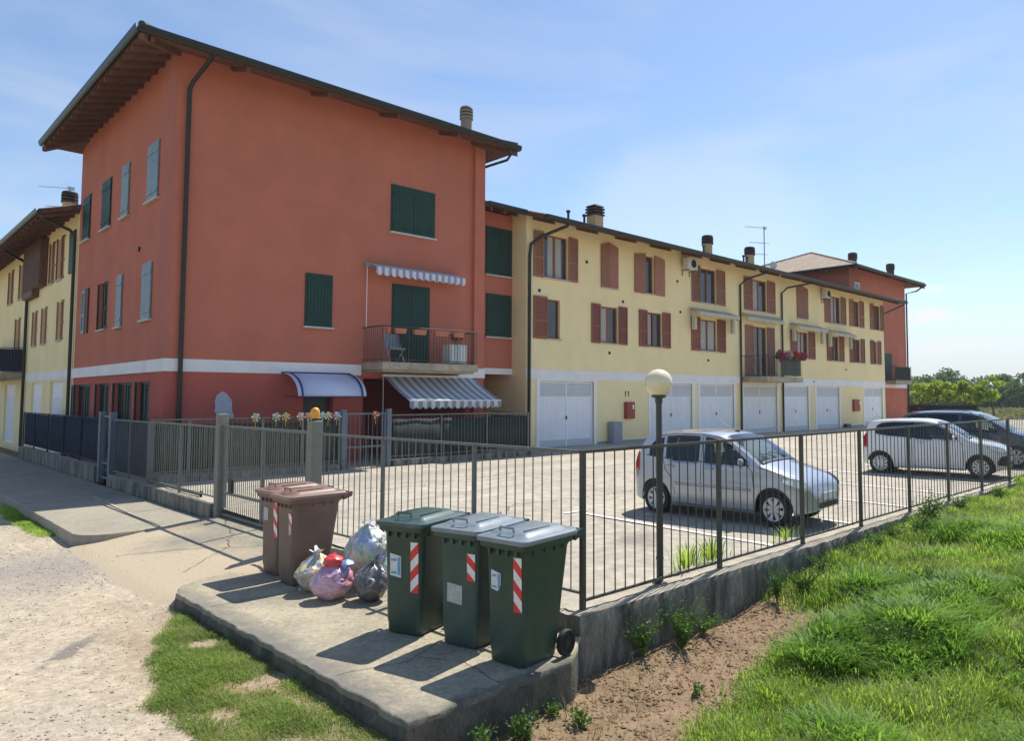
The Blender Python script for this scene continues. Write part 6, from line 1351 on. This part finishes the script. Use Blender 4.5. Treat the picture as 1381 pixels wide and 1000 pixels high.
    def wheels(c, rad=.285, spokes=8, hubm=None):
        for a in c.arches:
            for sg in (1,-1):
                x = sg*(c.interp(c.plan, a)-.115); y = a-c.L/2; mb = MB(); w_ = .085
                mb.lathe([(rad*.66,-w_),(rad*.72,-w_-.004),(rad*.93,-w_+.002),(rad*.985,-w_+.022),(rad,-w_*.5),(rad,w_*.5),(rad*.985,w_-.022),(rad*.93,w_-.002),(rad*.72,w_+.004),(rad*.66,w_)], (x,y,rad), 40, axis='X')
                wh = part('wheel', mb, TYRE, c.r, smooth=True, world=False)
                mb = MB(); xo = x+sg*(w_-.012)
                mb.lathe([(rad*.67,sg*.014),(rad*.62,sg*.010),(rad*.58,-sg*.004),(rad*.58,-sg*.03)], (xo,y,rad), 36, axis='X')
                mb.lathe([(.001,sg*.018),(.045,sg*.016),(.062,sg*.004),(.062,-sg*.01)], (xo,y,rad), 20, axis='X')
                for k in range(spokes):
                    th = 2*pi*k/spokes+.3; d = Vector((0,cos(th),sin(th))); t = Vector((0,-sin(th),cos(th))); c0 = Vector((xo,y,rad)); h_ = Vector((sg*.010,0,0)); b_ = Vector((-sg*.012,0,0)); wa, wb = .017*8/spokes+.004, .034*8/spokes+.006
                    p = [c0+d*.05+t*wa, c0+d*rad*.60+t*wb, c0+d*rad*.60-t*wb, c0+d*.05-t*wa]; mb.add([q+h_ for q in p]+[q+b_ for q in p], [(0,1,2,3),(0,4,5,1),(1,5,6,2),(2,6,7,3),(3,7,4,0)])
                part('wheel_cover', mb, hubm or HUB, wh, world=False, smooth=True, angle=30)
                mb = MB(); mb.lathe([(.001,-sg*.03),(rad*.66,-sg*.03)], (xo,y,rad), 30, axis='X'); part('brake_disc', mb, TRIM, wh, world=False)
    def mirror(c, s, z, m):
        for sd_ in (1,-1):
            p = c.P(s, z, sd_, 0); mb = MB(); prof = [(0,-.07,-.045),(0,.07,-.045)]; 
            bm = bmesh.new(); bmesh.ops.create_uvsphere(bm, u_segments=16, v_segments=10, radius=1)
            for v in bm.verts: v.co = Vector((v.co.x*.095, v.co.y*.055*(1 if v.co.y < 0 else .55), v.co.z*.062)) + p + Vector((sd_*.12, .0, .03))
            mb.add([tuple(v.co) for v in bm.verts], [tuple(v.index for v in f.verts) for f in bm.faces]); bm.free()
            mb.tube([p+Vector((-sd_*.01,0,0)), p+Vector((sd_*.07,0,.02))], .018, 6)
            mr_ = part('door_mirror', mb, m, c.r, smooth=True, world=False); g_ = MB(); q = p+Vector((sd_*.12,.031,.03)); g_.quad(q+Vector((-.075,0,-.045)), q+Vector((.075,0,-.045)), q+Vector((.075,0,.045)), q+Vector((-.075,0,.045))); part('mirror_glass', g_, GLASS, mr_, world=False)
def place(r, x, y, z, yaw): r.location = (x, y, z); r.rotation_euler = (0, 0, radians(yaw))

# silver five-door hatchback, nose towards the fence (-Y)
c = Car(3.60, 1.60, 1.50, top=[(0,.50),(.03,.60),(.10,.71),(.25,.80),(.45,.875),(.70,.95),(.88,1.005),(1.02,1.10),(1.30,1.285),(1.52,1.405),(1.72,1.462),(2.05,1.492),(2.5,1.488),(2.95,1.455),(3.20,1.41),(3.33,1.31),(3.42,1.12),(3.50,.95),(3.56,.82),(3.60,.55)],
        belt=[(0,.80),(.6,.86),(.95,.90),(1.5,.925),(2.2,.95),(2.9,.975),(3.3,1.0),(3.6,1.0)], plan=[(0,.50),(.03,.58),(.08,.645),(.18,.71),(.32,.755),(.55,.785),(.9,.795),(1.8,.80),(2.7,.795),(3.1,.78),(3.35,.755),(3.48,.72),(3.56,.66),(3.60,.58)],
        arches=(.66,3.03), R_=.335, tumble=.19)
r = c.body('parked_car', 'silver five door hatchback parked nearest the fence behind the lamp post', SILVER, None, 0)
c.wheels(.283, 8)
HI = [(1.14,1.03),(1.45,1.235),(1.72,1.345),(2.0,1.392),(2.4,1.40),(2.8,1.375),(3.02,1.335),(3.18,1.24),(3.26,1.10)]; LO = [(1.14,.955),(1.7,.965),(2.4,.985),(3.0,1.01),(3.26,1.045)]
c.cut([(LO,HI,1.16,1.98),(LO,HI,2.09,2.80)], [(.92,1.60,.86),(3.25,3.42,.78)])
c.patch('side_window', LO, HI, 1.16, 1.98, CGLASS, n=22); c.patch('side_window', LO, HI, 2.09, 2.80, CGLASS, n=18); c.patch('side_window', LO, [(2.86,1.35),(3.02,1.31),(3.14,1.22),(3.19,1.10)], 2.86, 3.18, TRIM, n=10)
c.patch('window_trim', [(1.10,.945),(1.7,.955),(2.4,.975),(3.0,1.0),(3.26,1.03)], [(1.10,.958),(1.7,.968),(2.4,.988),(3.0,1.013),(3.26,1.043)], 1.10, 3.24, TRIM, n=26, rows=1, off=.009)
c.toppatch('windscreen', .92, 1.60, -.86, .86, WSG, taper=.04); c.toppatch('rear_window', 3.25, 3.42, -.78, .78, CGLASS)
mb = MB()
for sd_ in (.15, -.35): mb.tube([c.Tp(.945, sd_+.35, .018), c.Tp(1.03, sd_, .022), c.Tp(1.06, sd_-.28, .020)], .007, 5)
part('wiper', mb, TRIM, r, world=False); c.toppatch('scuttle', .87, .925, -.88, .88, TRIM, n=2)
c.seam([(1.02,.30),(1.0,.60),(1.03,.85),(1.12,.945)]); c.seam([(2.04,.22),(2.04,.6),(2.04,.97),(2.03,1.385)]); c.seam([(2.86,.98),(2.80,.80),(2.66,.66),(2.60,.40)]); c.seam([(1.02,.235),(1.8,.225),(2.6,.24)]); c.seam([(1.12,1.0),(1.45,1.26),(1.72,1.385),(2.1,1.425),(2.6,1.425),(3.0,1.38)], wd=.005)
c.seam([(.30,.80),(.5,.845),(.75,.89),(.95,.93)], wd=.004, name='bonnet_seam')
c.patch('side_moulding', [(1.0,.545),(2.62,.56)], [(1.0,.585),(2.62,.60)], 1.06, 2.60, SILVER, n=10, rows=1, off=.012)
for s in (1.86, 2.68): c.patch('door_handle', [(s-.09,.845),(s+.09,.85)], [(s-.09,.880),(s+.09,.885)], s-.08, s+.08, SILVER, n=6, rows=2, off=.020)
c.patch('headlight', [(.05,.60),(.25,.64),(.50,.72)], [(.05,.66),(.15,.735),(.28,.785),(.52,.80)], .06, .50, HEADL, n=12, off=.008); c.patch('tail_light', [(3.30,.78),(3.56,.72)], [(3.30,1.22),(3.42,1.12),(3.54,.86)], 3.42, 3.55, TAILL, n=6, off=.008)
mb = MB(); y = -1.80
mb.box(-.42,.42,y-.006,y+.02,.31,.40)
for k in range(3): mb.box(-.41,.41,y-.014,y-.006,.32+k*.028,.327+k*.028)
part('lower_grille', mb, TRIM, r, world=False, bevel=.01); mb = MB(); mb.box(-.26,.26,y-.018,y-.002,.44,.55); part('number_plate', mb, PLATE, r, world=False)
c.mirror(1.20, .98, SILVER)
mb = MB(); p = c.Tp(1.72, .05, 0); mb.tube([p, p+Vector((0,.42,.20))], .004, 5); mb.obox(p+Vector((0,.01,.01)), .05,.08,.025); part('roof_antenna', mb, TRIM, r, world=False)
place(r, 11.13, 7.16, .028, 5); r.scale = (.95,.94,1.0)

# white three-door city car
c = Car(3.50, 1.64, 1.50, top=[(0,.52),(.03,.64),(.09,.74),(.22,.84),(.45,.915),(.72,.965),(.86,1.01),(1.0,1.10),(1.3,1.29),(1.55,1.41),(1.75,1.462),(2.05,1.488),(2.5,1.49),(3.0,1.465),(3.25,1.43),(3.34,1.34),(3.40,1.15),(3.45,.95),(3.49,.80),(3.50,.55)],
        belt=[(0,.82),(.6,.88),(.95,.92),(1.5,.94),(2.2,.955),(2.9,.975),(3.5,1.0)], plan=[(0,.52),(.03,.60),(.08,.665),(.18,.73),(.32,.775),(.55,.805),(.9,.815),(1.8,.82),(2.7,.815),(3.1,.80),(3.3,.775),(3.42,.73),(3.48,.67),(3.50,.60)],
        arches=(.62,3.02), R_=.335, tumble=.17, crown=.05)
r = c.body('parked_car', 'white three door city car parked in the middle of the three cars', WHITEC, None, 0)
c.wheels(.29, 10, mat('alloy_silver', (.62,.63,.65), .3, .05, 20, metal=.5))
HI = [(1.12,1.02),(1.45,1.25),(1.72,1.365),(2.1,1.40),(2.6,1.395),(2.95,1.36),(3.08,1.30),(3.14,1.20)]; LO = [(1.12,.965),(2.0,.985),(2.8,1.03),(3.14,1.08)]
c.cut([(LO,HI,1.13,2.15),(LO,HI,2.19,3.13)], [(.90,1.62,.86),(3.27,3.42,.78)])
c.patch('side_window', LO, HI, 1.13, 2.15, CGLASS, n=24); c.patch('side_window', LO, HI, 2.19, 3.13, PRIV, n=20); c.patch('door_pillar', LO, HI, 2.145, 2.195, TRIM, n=3, off=.004)
c.toppatch('windscreen', .90, 1.62, -.86, .86, WSG, taper=.04); c.toppatch('rear_window', 3.27, 3.42, -.78, .78, CGLASS); c.toppatch('scuttle', .855, .905, -.88, .88, TRIM, n=2)
mb = MB()
for sd_ in (.15, -.35): mb.tube([c.Tp(.925, sd_+.35, .018), c.Tp(1.01, sd_, .022), c.Tp(1.04, sd_-.28, .020)], .007, 5)
part('wiper', mb, TRIM, r, world=False)
c.seam([(1.0,.30),(.98,.60),(1.02,.86),(1.10,.955)]); c.seam([(2.17,.23),(2.18,.6),(2.17,.98)]); c.seam([(1.0,.235),(1.6,.225),(2.17,.23)]); c.seam([(1.10,.98),(1.45,1.28),(1.72,1.395),(2.1,1.43),(2.6,1.43),(3.0,1.39)], wd=.005); c.seam([(.28,.85),(.5,.90),(.72,.935),(.92,.965)], wd=.004, name='bonnet_seam')
c.patch('door_handle', [(1.9,.845),(2.1,.85)], [(1.9,.88),(2.1,.885)], 1.91, 2.08, WHITEC, n=6, rows=2, off=.020); c.seam([(1.04,.46),(1.6,.43),(2.6,.43)], wd=.006, name='sill_crease', m=WHITEC, off=.003)
c.patch('headlight', [(.04,.64),(.25,.68),(.44,.78)], [(.04,.70),(.12,.78),(.28,.83),(.46,.85)], .05, .44, HEADL, n=12, off=.008); c.patch('tail_light', [(3.34,.70),(3.47,.70)], [(3.34,1.12),(3.47,.98)], 3.35, 3.46, TAILL, n=6, off=.008)
mb = MB(); y = -1.75; mb.box(-.62,.62,y-.004,y+.03,.33,.60); part('lower_grille', mb, TRIM, r, world=False, bevel=.02); mb = MB(); mb.box(-.26,.26,y-.014,y-.002,.44,.55); part('number_plate', mb, PLATE, r, world=False)
c.patch('bumper_corner_trim', [(.02,.34),(.24,.36)], [(.02,.60),(.14,.58),(.24,.44)], .02, .23, TRIM, n=8, off=.005)
c.mirror(1.20, .99, WHITEC); mb = MB(); p = c.Tp(3.1, .0, 0); mb.tube([p, p+Vector((0,.20,.10))], .005, 5); part('roof_antenna', mb, TRIM, r, world=False)
place(r, 20.83, 7.02, .028, 9)

# dark blue people carrier
c = Car(4.25, 1.74, 1.66, top=[(0,.55),(.03,.68),(.10,.80),(.3,.90),(.6,.985),(.85,1.05),(1.05,1.17),(1.4,1.38),(1.7,1.53),(1.95,1.60),(2.3,1.635),(2.9,1.635),(3.5,1.60),(3.85,1.55),(3.98,1.42),(4.10,1.15),(4.18,.95),(4.23,.80),(4.25,.55)],
        belt=[(0,.86),(.7,.95),(1.2,.99),(2.2,1.01),(3.2,1.04),(4.25,1.06)], plan=[(0,.54),(.03,.63),(.08,.70),(.18,.77),(.35,.83),(.6,.86),(1.0,.865),(2.2,.87),(3.3,.865),(3.8,.84),(4.05,.80),(4.18,.74),(4.25,.62)],
        arches=(.80,3.40), R_=.36, tumble=.16, crown=.05)
r = c.body('parked_car', 'dark blue people carrier parked behind the white car at the right edge', NAVYC, None, 0)
c.wheels(.31, 7)
HI = [(1.22,1.10),(1.6,1.38),(1.9,1.49),(2.4,1.53),(3.2,1.52),(3.7,1.47),(3.88,1.36),(3.94,1.22)]; LO = [(1.22,1.04),(2.4,1.05),(3.3,1.08),(3.94,1.13)]
c.cut([(LO,HI,1.25,2.25),(LO,HI,2.33,3.20),(LO,HI,3.27,3.90)], [(.92,1.80,.86),(3.92,4.12,.78)])
c.patch('side_window', LO, HI, 1.25, 2.25, CGLASS, n=22); c.patch('side_window', LO, HI, 2.33, 3.20, PRIV, n=18); c.patch('side_window', LO, HI, 3.27, 3.90, PRIV, n=14)
c.toppatch('windscreen', .92, 1.80, -.86, .86, WSG, taper=.04); c.toppatch('rear_window', 3.92, 4.12, -.78, .78, CGLASS)
for v in (-.84, .84): mb = MB(); mb.tube([c.Tp(1.95+.09*k, v, .035 if 0 < k < 20 else 0) for k in range(21)], .014, 6); part('roof_rail', mb, ALU, r, world=False)
c.seam([(1.1,.30),(1.08,.65),(1.15,1.03)]); c.seam([(2.29,.24),(2.29,.7),(2.29,1.5)]); c.seam([(3.23,1.06),(3.15,.85),(2.98,.65),(2.95,.4)])
for s in (2.12, 3.02): c.patch('door_handle', [(s-.09,.90),(s+.09,.905)], [(s-.09,.935),(s+.09,.94)], s-.08, s+.08, NAVYC, n=6, rows=2, off=.020)
c.patch('headlight', [(.05,.68),(.30,.72),(.62,.84)], [(.05,.74),(.16,.83),(.35,.88),(.64,.92)], .06, .60, HEADL, n=12, off=.008); c.patch('tail_light', [(3.95,.80),(4.2,.80)], [(3.95,1.35),(4.08,1.15),(4.2,.95)], 4.0, 4.19, TAILL, n=6, off=.008)
mb = MB(); y = -2.125; mb.box(-.55,.55,y-.004,y+.03,.30,.52); part('lower_grille', mb, TRIM, r, world=False, bevel=.02); mb = MB(); mb.box(-.26,.26,y-.014,y-.002,.44,.55); part('number_plate', mb, PLATE, r, world=False)
c.mirror(1.34, 1.08, NAVYC)
place(r, 24.9, 7.35, .03, 6)
# ---------------------------------------------------------------- thin summer haze in the air
mb = MB(); mb.box(-1600, 1600, -1600, 1600, -2.0, 14.6)
hm = bpy.data.materials.new('haze_air'); hm.use_nodes = True; hn = hm.node_tree.nodes; hn.remove(hn['Principled BSDF'])
pv = hn.new('ShaderNodeVolumePrincipled'); pv.inputs['Color'].default_value = (.86,.92,1,1); pv.inputs['Density'].default_value = .00045; hm.node_tree.links.new(pv.outputs[0], hn['Material Output'].inputs['Volume'])
hz_ = part('haze', mb, hm); hz_['kind'] = 'stuff'; hz_['label'] = 'thin pale haze in the air towards the far trees'; hz_['category'] = 'haze'
